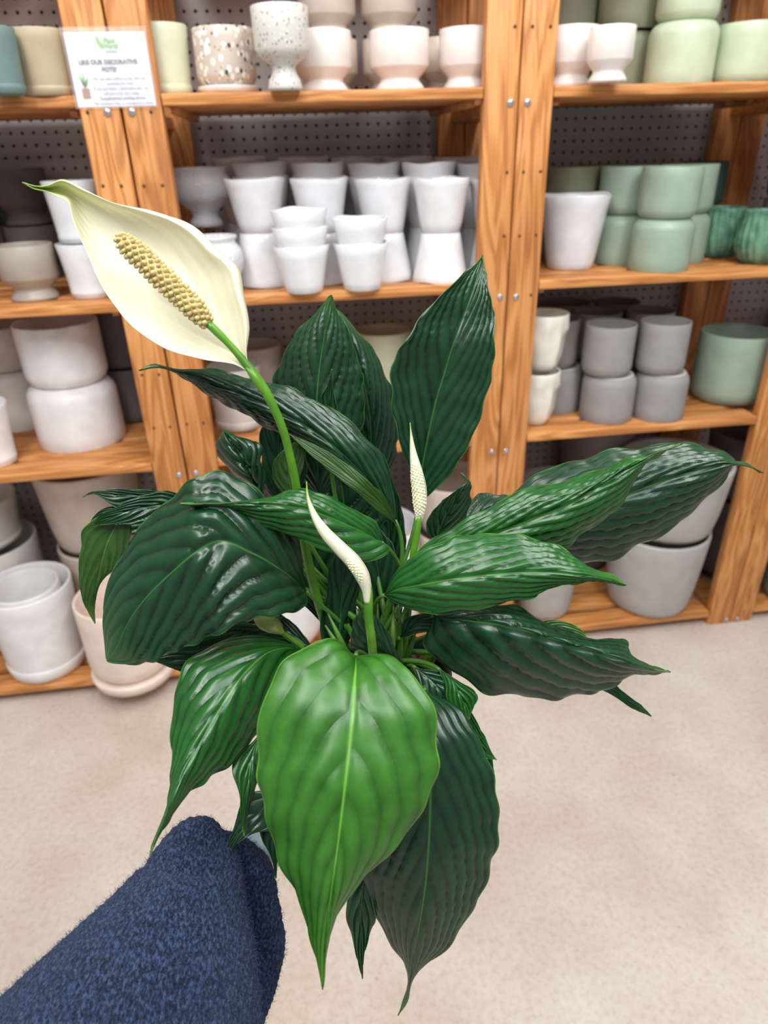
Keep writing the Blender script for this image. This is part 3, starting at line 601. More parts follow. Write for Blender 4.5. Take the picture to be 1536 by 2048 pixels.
def leaf(key, st, dep, dA=0., dB=0., mat=LD, nv=12, amp=.0011, kv=.42, bulge=0., under=False, fold=0., stalk=True, nu=110, nn=16, wav=.02, name='leaf', parent=None, mats=None, crest=None, label=None, curlA=0.):
    st = [tuple(s)*3 if len(s) == 2 else s for s in st]; A = np.array(st, float)
    k = np.concatenate([[0], np.cumsum(np.linalg.norm(np.diff(A[:, :2], axis=0), axis=1)+2)]); k /= k[-1]
    dep = np.interp(np.linspace(0, 1, len(st)), np.linspace(0, 1, len(dep)), dep)
    t = np.linspace(0, 1, nu+1); Hh = herm(k, np.hstack([A, dep[:, None]]), t)
    rs = random.Random(hash(str(key)) if 0 else sum(map(ord, str(key)))*7); p1, p2 = rs.random()*6, rs.random()*6
    L = len(t); vs = np.linspace(-1, 1, 2*nn+1); vs = np.sign(vs)*np.abs(vs)**.9; P = np.zeros((L, len(vs), 3))
    tt = np.clip(t, 0, 1)
    for i in range(L):
        m, a, b, d = Hh[i, :2], Hh[i, 2:4], Hh[i, 4:6], Hh[i, 6]; s = math.sin(math.pi*t[i])**.5 if 0 < t[i] < 1 else 0
        ea = a+(a-m)*wav*math.sin(nv*2.2*t[i]*2+p1); eb = b+(b-m)*wav*math.sin(nv*2.2*t[i]*2+p2)
        for j, v in enumerate(vs):
            cl = curlA*max(0., (-v-.87)/.13)**1.6 if v < 0 else 0.
            e, do = (ea, dA) if v < 0 else (eb, dB); w = abs(v); q = m+(e-m)*w
            dd = d + do*s*(w**1.5) + bulge*s*w*(1-w)*4 + cl*s
            P[i, j] = at(q[0], q[1], dd)
    # smooth normal field
    Tu = np.gradient(P, axis=0); Tv = np.gradient(P, axis=1); N = np.cross(Tu, Tv); ln = np.linalg.norm(N, axis=2, keepdims=True); N = N/np.maximum(ln, 1e-12)
    C0 = P - CAM; s = np.sign(-np.sum(N*C0, axis=2).mean()); N = N*s
    U = t[:, None]; Vv = np.abs(vs)[None, :]
    amp *= 1.9; nv = nv*.64; kv = kv*1.3
    ph = nv*(U - kv*(.55*Vv+.45*Vv**2)*np.sin(math.pi*np.clip(U, 0, 1)*.5+.6) ) + .13*np.sign(vs)[None, :]
    env = np.clip(Vv/.12, 0, 1)*np.sin(math.pi*np.clip(U, 0.004, .996))**.5*(1-.35*Vv**3)
    wr = rs.random()*6
    h = amp*env*(1+.3*np.sin(5*U+wr+4*Vv)+.3*np.sin(ph*2.1+wr))*(np.abs(np.sin(math.pi*ph))**.7-.62)*(1 if not under else -1)
    h = h - amp*1.1*np.exp(-(Vv/.045)**2)*np.sin(math.pi*np.clip(U, .01, .99))**.4
    h = h + amp*.5*np.clip((Vv-.8)/.2, 0, 1)**2*np.sin(nv*4.1*U+np.where(vs < 0, p1, p2)[None, :])
    if crest is not None:
        cu, cw, ch = crest; h = h + ch*np.exp(-((U-cu)/cw)**2)*np.abs(np.sin(math.pi*ph))*env
    P = P + N*h[..., None]
    V = P.reshape(-1, 3)-pl_base; nw = len(vs); Fc = []
    for i in range(L-1):
        for j in range(nw-1):
            a = i*nw+j; q = (a, a+1, a+nw+1, a+nw); Fc.append(q)
    uvl = np.stack([np.repeat(t, nw), np.tile(vs*.5+.5, L)], 1); uvv = np.stack([ph.ravel()+50, (np.broadcast_to(Vv, ph.shape)).ravel()], 1)
    # orient so that the face normal is the leaf's upper side
    FA = np.array(Fc); fn = np.cross(V[FA[:, 1]]-V[FA[:, 0]], V[FA[:, 3]]-V[FA[:, 0]]); toward = float(np.sum(fn*(V[FA[:, 0]]+pl_base-CAM))) < 0
    if toward == under: Fc = [f[::-1] for f in Fc]
    o = mesh_obj(name, V, Fc, mats or [mat, LU], parent or PLANT, True, {'leaf': uvl, 'vein': uvv})
    sm = o.modifiers.new('thickness', 'SOLIDIFY'); sm.thickness = .0005; sm.offset = -1; sm.material_offset = 1; sm.use_rim = True
    if label: o['label'] = label
    if stalk:
        b0 = Hh[0]; b1 = Hh[min(6, L-1)]; dirx = (b0[:2]-b1[:2]); dirx = dirx/(np.linalg.norm(dirx)+1e-9)
        cx = CR[0]+rs.uniform(-45, 45); cp = (cx, CR[1]+rs.uniform(-8, 14), CR[2]+rs.uniform(-.02, .02)); ds = math.hypot(cp[0]-b0[0], cp[1]-b0[1])
        c1 = (b0[0]+dirx[0]*ds*.33, b0[1]+dirx[1]*ds*.33, b0[6]+(cp[2]-b0[6])*.35); c2 = (cp[0]+(b0[0]-cp[0])*.12, cp[1]-ds*.35, cp[2]-.01)
        pts = []
        for x in np.linspace(0, 1, 22): pts.append(tuple((1-x)**3*np.array([b0[0], b0[1], b0[6]])+3*(1-x)**2*x*np.array(c1)+3*(1-x)*x*x*np.array(c2)+x**3*np.array(cp)))
        mb = MB().tube([at(*p)-pl_base for p in pts], [.0017+.0016*i/21 for i in range(22)], 8); mb.build('leaf_stalk', STEMS, o)
    return o
STEMS = plain('leaf_stalk_green', '3F6E22', .4)

# right tall upright
leaf('L3', [(836, 1010), (845, 930, 815, 930, 895, 955), (858, 865, 797, 880, 935, 895), (873, 800, 785, 810, 965, 820), (890, 745, 781, 745, 983, 752), (907, 690, 803, 692, 990, 690), (925, 640, 838, 640, 988, 630), (942, 595, 880, 592, 981, 590), (955, 555, 925, 548, 972, 553), (963, 525, 953, 528, 968, 530), (966, 510)],
     [.655, .63, .61, .605, .61], -.018, -.012, LD, 13, .0014, .5, label='tall upright leaf at the right')
leaf('L4', [(640, 1000), (635, 930, 585, 940, 690, 935), (632, 860, 553, 870, 722, 865), (633, 800, 545, 810, 730, 800), (638, 740, 552, 745, 723, 745), (646, 685, 580, 685, 706, 685), (653, 640, 615, 640, 685, 640), (659, 608, 646, 607, 671, 610), (663, 590)],
     [.66, .63, .615, .61], .02, .02, LD, 12, .0014, .5)
leaf('L6', [(740, 1010), (742, 930, 700, 930, 790, 915), (742, 860, 690, 860, 797, 860), (735, 800, 680, 800, 789, 800), (722, 740, 670, 740, 768, 740), (705, 685, 660, 690, 736, 685), (690, 650, 670, 655, 705, 650), (672, 618)],
     [.70, .68, .665, .66], 0, .03, LD, 12, .0013, .5)
leaf('L30', [(700, 1110), (690, 1030, 600, 1040, 780, 1030), (680, 960, 590, 960, 780, 970), (660, 900, 610, 900, 740, 910), (640, 850)], [.69, .68, .67], 0, 0, LD, 9, .002)
leaf('L36', [(650, 1250), (615, 1170, 560, 1160, 690, 1180), (600, 1090, 540, 1080, 680, 1090), (600, 1020)], [.68, .67, .66], 0, 0, LD, 9, .0014)
leaf('L37', [(800, 1220), (780, 1120, 738, 1110, 812, 1110), (778, 1050, 735, 1040, 808, 1040), (780, 940)], [.69, .69, .68], 0, 0, LD, 9, .0014)
leaf('L28', [(565, 1020), (560, 960, 530, 970, 610, 960), (556, 900, 522, 905, 610, 900), (558, 860, 521, 860, 600, 860), (563, 820)], [.65, .64, .63], 0, 0, LD, 7, .0008)
leaf('L29', [(590, 1010), (580, 965, 548, 962, 600, 955), (578, 925, 550, 918, 611, 903), (588, 885)], [.62, .615, .61], 0, 0, LM, 7, .0006, under=True)
leaf('L31', [(660, 900), (658, 840, 635, 840, 685, 840), (657, 800, 640, 798, 672, 805), (660, 770, 654, 772, 666, 775), (664, 738)], [.61, .60, .59], 0, 0, LD, 6, .0006)
leaf('L27', [(525, 1010), (508, 962, 498, 974, 529, 960), (492, 932, 465, 952, 525, 925), (477, 905, 441, 916, 517, 888), (461, 884, 432, 885, 482, 873), (447, 860)], [.60, .585, .58, .58], .03, .0, LD, 7, .0014, bulge=-.008)
leaf('L5', [(790, 1040), (765, 995, 783, 975, 755, 1012), (725, 950, 778, 935, 700, 958), (680, 905, 742, 882, 645, 922), (630, 865, 692, 838, 590, 887), (575, 833, 630, 798, 535, 853), (520, 805, 575, 775, 483, 827), (465, 783, 505, 757, 437, 798), (420, 765, 445, 743, 400, 783), (385, 750, 395, 738, 376, 760), (350, 741, 352, 738, 350, 744), (315, 733, 312, 731, 317, 736), (278, 741)],
     [.615, .585, .575, .565, .56], .015, .025, LD, 13, .0016, .55, bulge=-.004, label='long leaf crossing behind the bloom stalk')
leaf('L5u', [(793, 1048), (760, 1007, 770, 995, 754, 1021), (724, 974, 736, 962, 714, 985), (680, 938, 691, 926, 670, 951), (640, 908, 648, 899, 631, 918), (605, 884, 608, 880, 600, 890), (578, 868)], [.60, .572, .566, .566], 0, .0, LM, 9, .0002, under=True, stalk=False, nn=8)
leaf('L10', [(880, 1130), (960, 1095, 935, 1045, 1000, 1130), (1040, 1065, 1010, 990, 1080, 1135), (1120, 1035, 1095, 940, 1150, 1130), (1200, 1008, 1185, 910, 1225, 1117), (1275, 982, 1275, 894, 1305, 1080), (1340, 958, 1350, 886, 1375, 1032), (1400, 940, 1412, 893, 1425, 988), (1440, 930, 1448, 903, 1453, 950), (1468, 928, 1468, 924, 1466, 932), (1495, 931, 1496, 929, 1494, 934), (1526, 946)],
     [.67, .64, .625, .62, .62], .02, .03, LD, 13, .0018, .55, bulge=-.005, label='large leaf reaching farthest right, yellow-green at its tip')
leaf('L12', [(895, 1085), (930, 1050, 925, 1015, 960, 1070), (965, 1025, 960, 988, 1000, 1050), (1005, 1005, 1000, 990, 1025, 1025), (1040, 998)], [.66, .655, .65], .02, 0, LD, 8, .0012)
leaf('L11', [(870, 1085), (880, 1060, 853, 1060, 912, 1060), (895, 1030, 860, 1030, 932, 1035), (912, 1003, 884, 1003, 941, 1005), (927, 980, 913, 980, 941, 985), (937, 962, 933, 964, 940, 965), (922, 945)], [.635, .62, .61, .61], 0, .02, LD, 9, .001)
leaf('L9', [(810, 1150), (870, 1118, 850, 1090, 890, 1150), (940, 1088, 910, 1050, 970, 1140), (1010, 1060, 985, 1010, 1040, 1125), (1075, 1035, 1050, 978, 1100, 1108), (1135, 1010, 1130, 960, 1155, 1078), (1190, 978, 1190, 943, 1210, 1037), (1235, 950, 1235, 922, 1252, 995), (1265, 932, 1262, 914, 1277, 955), (1290, 918, 1288, 914, 1290, 927), (1325, 901, 1324, 898, 1327, 904), (1365, 888)],
     [.61, .585, .565, .56, .56], .015, .02, LM, 13, .0016, .55, bulge=-.004)
leaf('L38', [(800, 1275), (840, 1245, 815, 1235, 850, 1265), (880, 1243, 865, 1228, 895, 1262), (915, 1257, 905, 1245, 920, 1265), (945, 1266)], [.61, .59, .58], 0, 0, LD, 8, .0008)
leaf('L14', [(1050, 1290), (1085, 1258, 1075, 1246, 1090, 1285), (1120, 1255, 1118, 1241, 1125, 1290), (1150, 1266, 1158, 1256, 1150, 1285), (1178, 1280)], [.60, .60, .60], 0, 0, LB, 7, .0005)
leaf('L15', [(1100, 1300), (1160, 1340, 1180, 1315, 1150, 1355), (1205, 1368, 1222, 1350, 1190, 1375), (1228, 1383, 1236, 1374, 1216, 1386), (1258, 1404, 1262, 1395, 1248, 1406), (1282, 1420, 1285, 1413, 1277, 1423), (1303, 1433)], [.62, .62, .63], 0, 0, LD, 8, .0005)
leaf('L13', [(868, 1232), (900, 1236, 905, 1218, 848, 1280), (950, 1242, 955, 1206, 890, 1332), (1010, 1252, 1015, 1210, 965, 1380), (1070, 1268, 1075, 1234, 1045, 1394), (1125, 1284, 1135, 1264, 1115, 1397), (1180, 1300, 1195, 1277, 1180, 1388), (1230, 1316, 1250, 1283, 1235, 1368), (1270, 1330, 1266, 1310, 1273, 1350), (1305, 1339, 1300, 1333, 1308, 1346), (1341, 1344)],
     [.59, .55, .53, .525, .53], .045, .04, LD, 12, .0018, .45, label='dark leaf folded along its midrib, low at the right')
leaf('L8', [(768, 1190), (790, 1180, 785, 1150, 790, 1208), (830, 1172, 820, 1118, 830, 1221), (885, 1162, 875, 1085, 890, 1228), (945, 1154, 935, 1070, 955, 1218), (1005, 1148, 1000, 1067, 1015, 1206), (1060, 1145, 1060, 1074, 1068, 1193), (1110, 1146, 1112, 1090, 1110, 1175), (1155, 1150, 1155, 1118, 1150, 1166), (1200, 1155, 1198, 1141, 1198, 1164), (1230, 1161, 1232, 1156, 1228, 1167), (1253, 1170)],
     [.58, .545, .53, .53, .54], .02, .012, LM, 12, .0013, .5, label='bright leaf pointing right in the middle')
leaf('L26', [(380, 1010), (320, 993, 325, 984, 310, 1010), (270, 990, 275, 980, 255, 1022), (230, 990, 235, 978, 228, 1013), (205, 987, 205, 981, 205, 997), (185, 985, 185, 983, 186, 988), (165, 994)], [.61, .60, .60], 0, 0, LD, 7, .0008)
leaf('L25b', [(300, 1060), (250, 1030, 255, 1010, 245, 1070), (215, 1025, 215, 1014, 205, 1055), (190, 1040, 190, 1030, 185, 1056), (176, 1058)], [.615, .61, .61], 0, 0, LD, 7, .0006)
leaf('L25', [(400, 1040), (350, 1012, 350, 985, 352, 1045), (290, 1014, 287, 991, 300, 1052), (240, 1027, 232, 1014, 250, 1050), (205, 1040, 200, 1031, 208, 1049), (178, 1052)], [.60, .575, .57, .575], 0, .0, LD, 10, .001)
leaf('L25u', [(265, 1028), (237, 1046, 205, 1030, 264, 1042), (222, 1070, 170, 1053, 262, 1070), (208, 1105, 161, 1098, 250, 1105), (200, 1140, 157, 1150, 228, 1138), (191, 1180, 163, 1192, 199, 1170), (187, 1212, 172, 1216, 190, 1208), (190, 1247)], [.578, .582, .59, .60], 0, .0, LM, 9, .0006, under=True, stalk=False)
leaf('L33', [(620, 1290), (560, 1265, 560, 1228, 560, 1300), (500, 1265, 500, 1222, 500, 1330), (440, 1290, 430, 1240, 440, 1350), (390, 1315, 370, 1275, 405, 1360), (345, 1318, 340, 1300, 360, 1343), (308, 1321)], [.63, .61, .60], 0, 0, LD, 9, .0009)
leaf('L34', [(628, 1300), (600, 1280, 596, 1255, 605, 1296), (575, 1262, 568, 1234, 580, 1290), (555, 1250, 560, 1236, 540, 1270), (545, 1245)], [.60, .60, .60], 0, 0, LD, 6, .0006)
leaf('L2', [(612, 1182), (590, 1160, 612, 1208, 604, 1110), (550, 1130, 590, 1224, 570, 1040), (500, 1103, 545, 1232, 525, 990), (440, 1082, 490, 1243, 455, 946), (385, 1108, 430, 1270, 385, 960), (335, 1150, 385, 1290, 325, 1010), (290, 1195, 340, 1307, 270, 1066), (255, 1243, 300, 1325, 225, 1148), (233, 1290, 262, 1330, 203, 1235), (213, 1322)],
     [.60, .56, .53, .515, .505, .515, .525, .535, .55], .012, .03, LD, 13, .0012, .4, crest=(.42, .06, .004), nu=150, nn=22, label='large puckered dark leaf at the left, crumpled across its middle')
leaf('L7', [(762, 1085), (740, 1070, 755, 1052, 781, 1096), (705, 1053, 722, 1026, 748, 1122), (665, 1036, 680, 1004, 692, 1118), (620, 1020, 635, 984, 628, 1090), (570, 1012, 597, 977, 566, 1068), (520, 1008, 545, 992, 513, 1044), (470, 1006, 480, 1003, 466, 1022), (425, 1007, 428, 1005, 422, 1012), (395, 1008, 396, 1007, 394, 1010), (360, 1007)],
     [.58, .55, .53, .515, .51], .02, .012, LM, 11, .0011, .5, label='leaf pointing left above the crumpled leaf')
leaf('L39', [(770, 1310), (765, 1220, 715, 1215, 805, 1215), (757, 1150, 705, 1145, 798, 1150), (750, 1090, 712, 1090, 785, 1090), (745, 1040)], [.665, .66, .655], 0, 0, LD, 8, .0012)
leaf('L35', [(680, 1340), (680, 1260, 640, 1265, 705, 1260), (685, 1180, 655, 1180, 718, 1180), (690, 1120, 660, 1130, 715, 1130), (695, 1070)], [.63, .62, .61], 0, .02, LD, 7, .0008, under=False)
leaf('L32', [(800, 1350), (782, 1312, 718, 1308, 806, 1330), (762, 1282, 700, 1290, 788, 1290), (747, 1257, 703, 1265, 770, 1257), (737, 1236, 707, 1240, 754, 1235), (727, 1214)], [.61, .585, .575], .01, .01, LD, 7, .0005)
leaf('L18', [(830, 1335), (855, 1355, 842, 1390, 890, 1345), (875, 1375, 850, 1400, 905, 1362), (895, 1410)], [.60, .59, .59], 0, 0, LD, 6, .0006)
leaf('L17', [(880, 1340), (905, 1362, 890, 1372, 930, 1370), (918, 1388, 896, 1402, 955, 1390), (930, 1413, 914, 1422, 948, 1414), (937, 1440)], [.59, .585, .585], 0, 0, LM, 7, .0009)
leaf('L19', [(925, 1400), (940, 1440, 925, 1445, 951, 1438), (953, 1475, 935, 1480, 966, 1472), (968, 1500, 955, 1510, 978, 1496), (993, 1520)], [.60, .60, .60], 0, 0, LM, 6, .0004)
leaf('L19b', [(930, 1420), (960, 1480, 940, 1485, 972, 1478), (975, 1515, 955, 1520, 984, 1512), (988, 1545)], [.61, .61, .61], 0, 0, LM, 6, .0004, stalk=False)
leaf('L16', [(850, 1380), (853, 1410, 800, 1400, 905, 1405), (858, 1470, 760, 1470, 948, 1460), (861, 1540, 735, 1545, 980, 1530), (861, 1610, 722, 1620, 997, 1605), (858, 1690, 712, 1700, 994, 1690), (852, 1765, 716, 1765, 972, 1765), (843, 1830, 747, 1830, 940, 1830), (833, 1885, 782, 1888, 900, 1890), (826, 1930, 806, 1925, 850, 1932), (820, 1965, 815, 1960, 826, 1962), (812, 1998, 809, 1996, 815, 1999), (796, 2031)],
     [.585, .55, .555, .575, .60, .62], .02, .015, LD, 14, .001, .5, nu=130, nn=20, label='large dark leaf hanging low at the right of the bright front leaf')
leaf('L24', [(735, 1740), (725, 1790, 700, 1785, 745, 1795), (722, 1830, 692, 1825, 751, 1840), (722, 1870, 702, 1870, 739, 1870), (723, 1910, 713, 1912, 729, 1908), (725, 1958)], [.58, .59, .60], 0, 0, LD, 6, .001, stalk=False)
leaf('L23', [(545, 1620), (545, 1680, 520, 1668, 558, 1690), (548, 1715, 541, 1712, 555, 1715), (552, 1757)], [.55, .55, .55], 0, 0, LD, 5, .0004)
leaf('L22', [(545, 1580), (520, 1625, 495, 1590, 545, 1657), (498, 1645, 479, 1615, 516, 1665), (478, 1668, 466, 1660, 490, 1676), (460, 1695, 452, 1694, 468, 1694), (441, 1730)], [.54, .535, .53], 0, 0, LD, 6, .0004)
leaf('L21', [(520, 1470), (505, 1510, 468, 1520, 540, 1510), (498, 1550, 467, 1553, 528, 1545), (493, 1590, 480, 1594, 508, 1583), (487, 1630, 481, 1635, 494, 1632), (489, 1673)], [.545, .53, .525], 0, .01, LM, 7, .0006)
leaf('L20', [(605, 1300), (575, 1295, 560, 1277, 580, 1325), (540, 1303, 500, 1273, 560, 1380), (505, 1330, 440, 1284, 545, 1430), (475, 1365, 390, 1308, 520, 1465), (445, 1410, 356, 1360, 490, 1497), (415, 1460, 344, 1430, 455, 1535), (388, 1508, 343, 1500, 415, 1560), (368, 1545, 340, 1545, 388, 1578), (352, 1580, 340, 1580, 364, 1605), (333, 1625, 330, 1625, 338, 1640), (315, 1668, 312, 1670, 318, 1674), (299, 1714)],
     [.60, .55, .52, .50, .485, .475], .02, .02, LM, 12, .001, .45, nu=130, nn=20, label='leaf hanging at the lower left with a long pale tip')
leaf('L1', [(712, 1311, 706, 1309, 717, 1311), (712, 1328, 672, 1276, 762, 1305), (710, 1362, 592, 1304, 806, 1332), (706, 1415, 538, 1370, 858, 1393), (699, 1490, 513, 1495, 877, 1492), (690, 1570, 520, 1577, 866, 1578), (680, 1655, 538, 1663, 818, 1662), (669, 1740, 569, 1747, 745, 1743), (658, 1820, 604, 1818, 682, 1815), (650, 1900, 625, 1897, 657, 1893), (645, 1979)],
     [.535, .49, .465, .455, .455, .46, .465], .016, .016, LB, 11, .0008, .42, nu=150, nn=26, label='bright green heart-shaped leaf nearest the viewer', bulge=-.003)

# ---- bloom
def spathemat():
    m, nt, b, out = newmat('spathe_white'); uv = nd(nt, 'UVMap', uv_map='leaf'); s = nd(nt, 'SeparateXYZ'); nt.links.new(uv.outputs[0], s.inputs[0])
    r = ramp(nt, s.outputs[0], [(0, lin('E9EAC8')), (.06, lin('F3EFD6')), (.7, lin('F4F0DA')), (.84, lin('F0F2CC')), (.93, lin('B9CC6E')), (1, lin('8DB048'))])
    uv2 = nd(nt, 'UVMap', uv_map='vein'); n = nd(nt, 'TexNoise', i_Scale=2.5, i_Detail=2.0); nt.links.new(uv2.outputs[0], n.inputs[0])
    mx = nd(nt, 'MixRGB', blend_type='MULTIPLY'); mx.inputs[0].default_value = .35; nt.links.new(r.outputs[0], mx.inputs[1])
    rr = ramp(nt, n.outputs[0], [(.3, (.86, .88, .74, 1)), (.6, (1, 1, 1, 1))]); nt.links.new(rr.outputs[0], mx.inputs[2]); nt.links.new(mx.outputs[0], b.inputs['Base Color'])
    b.inputs['Roughness'].default_value = .5; b.inputs['Subsurface Weight'].default_value = .0
    bump(nt, b, n.outputs[0], .25, .0008)
    t = nd(nt, 'BsdfTranslucent'); nt.links.new(mx.outputs[0], t.inputs[0]); ms = nd(nt, 'MixShader'); ms.inputs[0].default_value = .3
    nt.links.new(b.outputs[0], ms.inputs[1]); nt.links.new(t.outputs[0], ms.inputs[2]); nt.links.new(ms.outputs[0], out.inputs[0]); return m
SP = spathemat(); SPX = ceramic('spadix_cream', 'CDBB82', .6, .3, hex2='B7A268', scale=200); SPW = ceramic('spadix_pale', 'F1EFC9', .55, .3, scale=200)
STALK = ceramic('flower_stalk_green', '5C9424', .35, .5, hex2='467818', scale=40)
def tubepx(name, pts, rads, mat, parent, n=14, N=40, label=None):
    P = spline([list(p)+[r] for p, r in zip(pts, rads)], N); mb = MB().tube([at(p[0], p[1], p[2])-pl_base for p in P], [p[3] for p in P], n)
    o = mb.build(name, mat, parent)
    if label: o['label'] = label
    return o
fs = tubepx('flower_stalk', [(415, 646, .512), (436, 666, .515), (454, 684, .518), (496, 733, .525), (529, 779, .53), (546, 812, .535), (567, 862, .545), (579, 908, .555), (590, 958, .565), (600, 1030, .58), (612, 1100, .595), (632, 1187, .62), (665, 1280, .64), (715, 1350, .655)],
            [.0030, .0032, .0028, .0034, .0038, .0036, .0034, .0034, .0036, .0038, .004, .0042, .0045, .005], STALK, PLANT, N=60, label='thick stalk of the open bloom')
# sheath wrapping the stalk where the spathe runs down it
tubepx('stalk_sheath', [(492, 735, .523), (506, 750, .5245), (525, 778, .5285), (538, 800, .532)], [.0012, .0032, .003, .0008], STALK, fs, N=20)
leaf('spathe', [(499, 743), (480, 713, 493, 706, 472, 728), (440, 672, 499, 655, 405, 719), (395, 620, 490, 595, 335, 697), (345, 568, 474, 535, 270, 657), (295, 520, 432, 494, 225, 606), (245, 478, 376, 447, 192, 545), (205, 440, 300, 421, 165, 488), (172, 410, 225, 403, 147, 440), (145, 391, 170, 379, 137, 403), (120, 376, 125, 360, 114, 391), (95, 377, 97, 371, 93, 383), (70, 375, 71, 372, 69, 378), (45, 365)],
     [.527, .532, .536, .538, .535, .53, .525, .52, .52], -.028, -.018, SP, 9, .0005, .75, stalk=False, nu=120, nn=26, wav=.006, name='spathe', parent=fs, mats=[SP, SP], label='cream white open spathe', bulge=.006, curlA=.016)
def bumpy(name, pts, rads, mat, parent, nb, br, label=None, cover=1.0):
    P = spline([list(p)+[r] for p, r in zip(pts, rads)], 40); mb = MB(); C3 = np.array([at(p[0], p[1], p[2])-pl_base for p in P]); R = P[:, 3]
    mb.tube(C3, R*.9, 14)
    bm = bmesh.new(); bmesh.ops.create_icosphere(bm, subdivisions=2, radius=1); bv = np.array([v.co for v in bm.verts]); bf = [[v.index for v in f.verts] for f in bm.faces]; bm.free()
    ga = math.pi*(3-math.sqrt(5))
    for i in range(nb):
        t = (i+.5)/nb*39; k = int(min(t, 38)); fr_ = t-k; c = C3[k]*(1-fr_)+C3[k+1]*fr_; r = R[k]*(1-fr_)+R[k+1]*fr_
        T = C3[min(k+1, 39)]-C3[max(k-1, 0)]; T /= np.linalg.norm(T); A = np.cross(T, [0, 0, 1]); A /= np.linalg.norm(A); B = np.cross(T, A); a = i*ga
        d = A*math.cos(a)+B*math.sin(a); s = br*(.85+.3*rng.random()); q = c+d*r*(.93+.06*rng.random())
        v = bv*s; v = v + np.outer(np.clip(v@d/s, .3, 1)**4*s*.35, d); mb.add(v+q, bf)
    o = mb.build(name, mat, parent)
    if label: o['label'] = label
    return o
bumpy('spadix', [(417, 648, .513), (400, 629, .511), (352, 582, .508), (310, 541, .506), (270, 503, .505), (246, 482, .505), (238, 474, .506)], [.0040, .0066, .0074, .0076, .0072, .0052, .002], SPX, fs, 200, .0020, 'knobbly cream spadix')
# right slim unopened bloom
f2 = tubepx('flower_stalk', [(839, 1030, .56), (835, 1060, .563), (828, 1100, .57), (822, 1160, .585), (815, 1230, .61), (800, 1350, .65)], [.0024, .0028, .003, .003, .0035, .004], STALK, PLANT, N=30)
BUD = ceramic('bud_green', 'C4CC84', .5, .4, hex2='86A048', scale=90)
def rolled(pts, wid, parent, label, mat=None):
    # rolled spathe: an open scroll swept along a path
    P = spline([list(p)+[w] for p, w in zip(pts, wid)], 60); n = 30; V = []; uvl = []; uvv = []; prev = None; C3 = np.array([at(*p[:3])-pl_base for p in P])
    for i, p in enumerate(P):
        T = C3[min(i+1, 59)]-C3[max(i-1, 0)]; T /= np.linalg.norm(T); toC = CAM-pl_base-C3[i]; B = toC-T*(toC@T); B /= np.linalg.norm(B); A = np.cross(T, B)
        for k in range(n):
            a = -2.2+k/(n-1)*6.9; rr = p[3]*(1+.16*k/(n-1))
            V.append(C3[i]+(A*math.sin(a)+B*math.cos(a))*rr); uvl.append((1-i/59, k/(n-1))); uvv.append((k*.5, i*.05))
    Fc = [(i*n+k, i*n+k+1, (i+1)*n+k+1, (i+1)*n+k) for i in range(59) for k in range(n-1)]
    o = mesh_obj('spathe', V, Fc, mat or SP, parent, True, {'leaf': uvl, 'vein': uvv}); sm = o.modifiers.new('t', 'SOLIDIFY'); sm.thickness = .0004; o['label'] = label; return o
rolled([(820, 845, .545), (822, 868, .546), (826, 905, .55), (833, 945, .553), (838, 975, .556), (840, 1005, .559), (837, 1045, .562)], [.0003, .0008, .0024, .0044, .0052, .0048, .0022], f2, 'slim rolled pale spathe, pointing up')
bumpy('spadix', [(829, 925, .5505), (833, 950, .5515), (837, 980, .5545), (839, 1010, .558), (838, 1030, .560)], [.002, .0042, .0048, .0045, .0025], SPW, f2, 190, .0010, 'pale spadix showing in the rolled spathe')
f3 = tubepx('flower_stalk', [(733, 1150, .522), (737, 1185, .524), (737, 1227, .53), (743, 1279, .54), (747, 1315, .555), (762, 1360, .62)], [.0022, .0032, .0036, .0036, .0036, .004], STALK, PLANT, N=30)
rolled([(613, 963, .50), (615, 990, .50), (628, 1030, .503), (650, 1065, .506), (680, 1097, .51), (707, 1125, .514), (724, 1152, .518), (733, 1180, .522), (735, 1205, .525)], [.0003, .0008, .0022, .0038, .0047, .0052, .005, .0034, .0024], f3, 'curved rolled pale spathe in the front')
bumpy('spadix', [(690, 1112, .5095), (704, 1128, .511), (718, 1147, .514), (728, 1172, .519)], [.001, .0028, .0028, .0008], SPW, f3, 110, .0010, 'pale spadix peeping from the rolled spathe')
# small pale bud low at left
f4 = tubepx('flower_stalk', [(560, 1262, .585), (600, 1290, .60), (680, 1340, .64)], [.002, .003, .004], STALK, PLANT, N=20)
rolled([(505, 1228, .58), (520, 1236, .58), (545, 1250, .583), (565, 1266, .586)], [.0010, .0060, .0068, .002], f4, 'pale yellow-green bud under the crumpled leaf', BUD)

# stems filling the crown
for i in range(15):
    rs = random.Random(i+40); x0 = CR[0]+rs.uniform(-70, 75); x1 = x0+(x0-CR[0])*1.0+rs.uniform(-25, 25); d0 = CR[2]+rs.uniform(-.03, .03); y1 = rs.uniform(1190, 1270)
    tubepx('leaf_stalk', [(x0, 1352, d0), ((x0+x1)/2+rs.uniform(-6, 6), (1352+y1)/2, d0-.02), (x1, y1, d0-.02)], [.0042, .003, .0008], ceramic('young_stalk', rs.choice(['4F7A24', '6C8C34', '3B6320', '7E9A45']), .4, .5, hex2='2E5218', scale=30), PLANT, 10, 16)
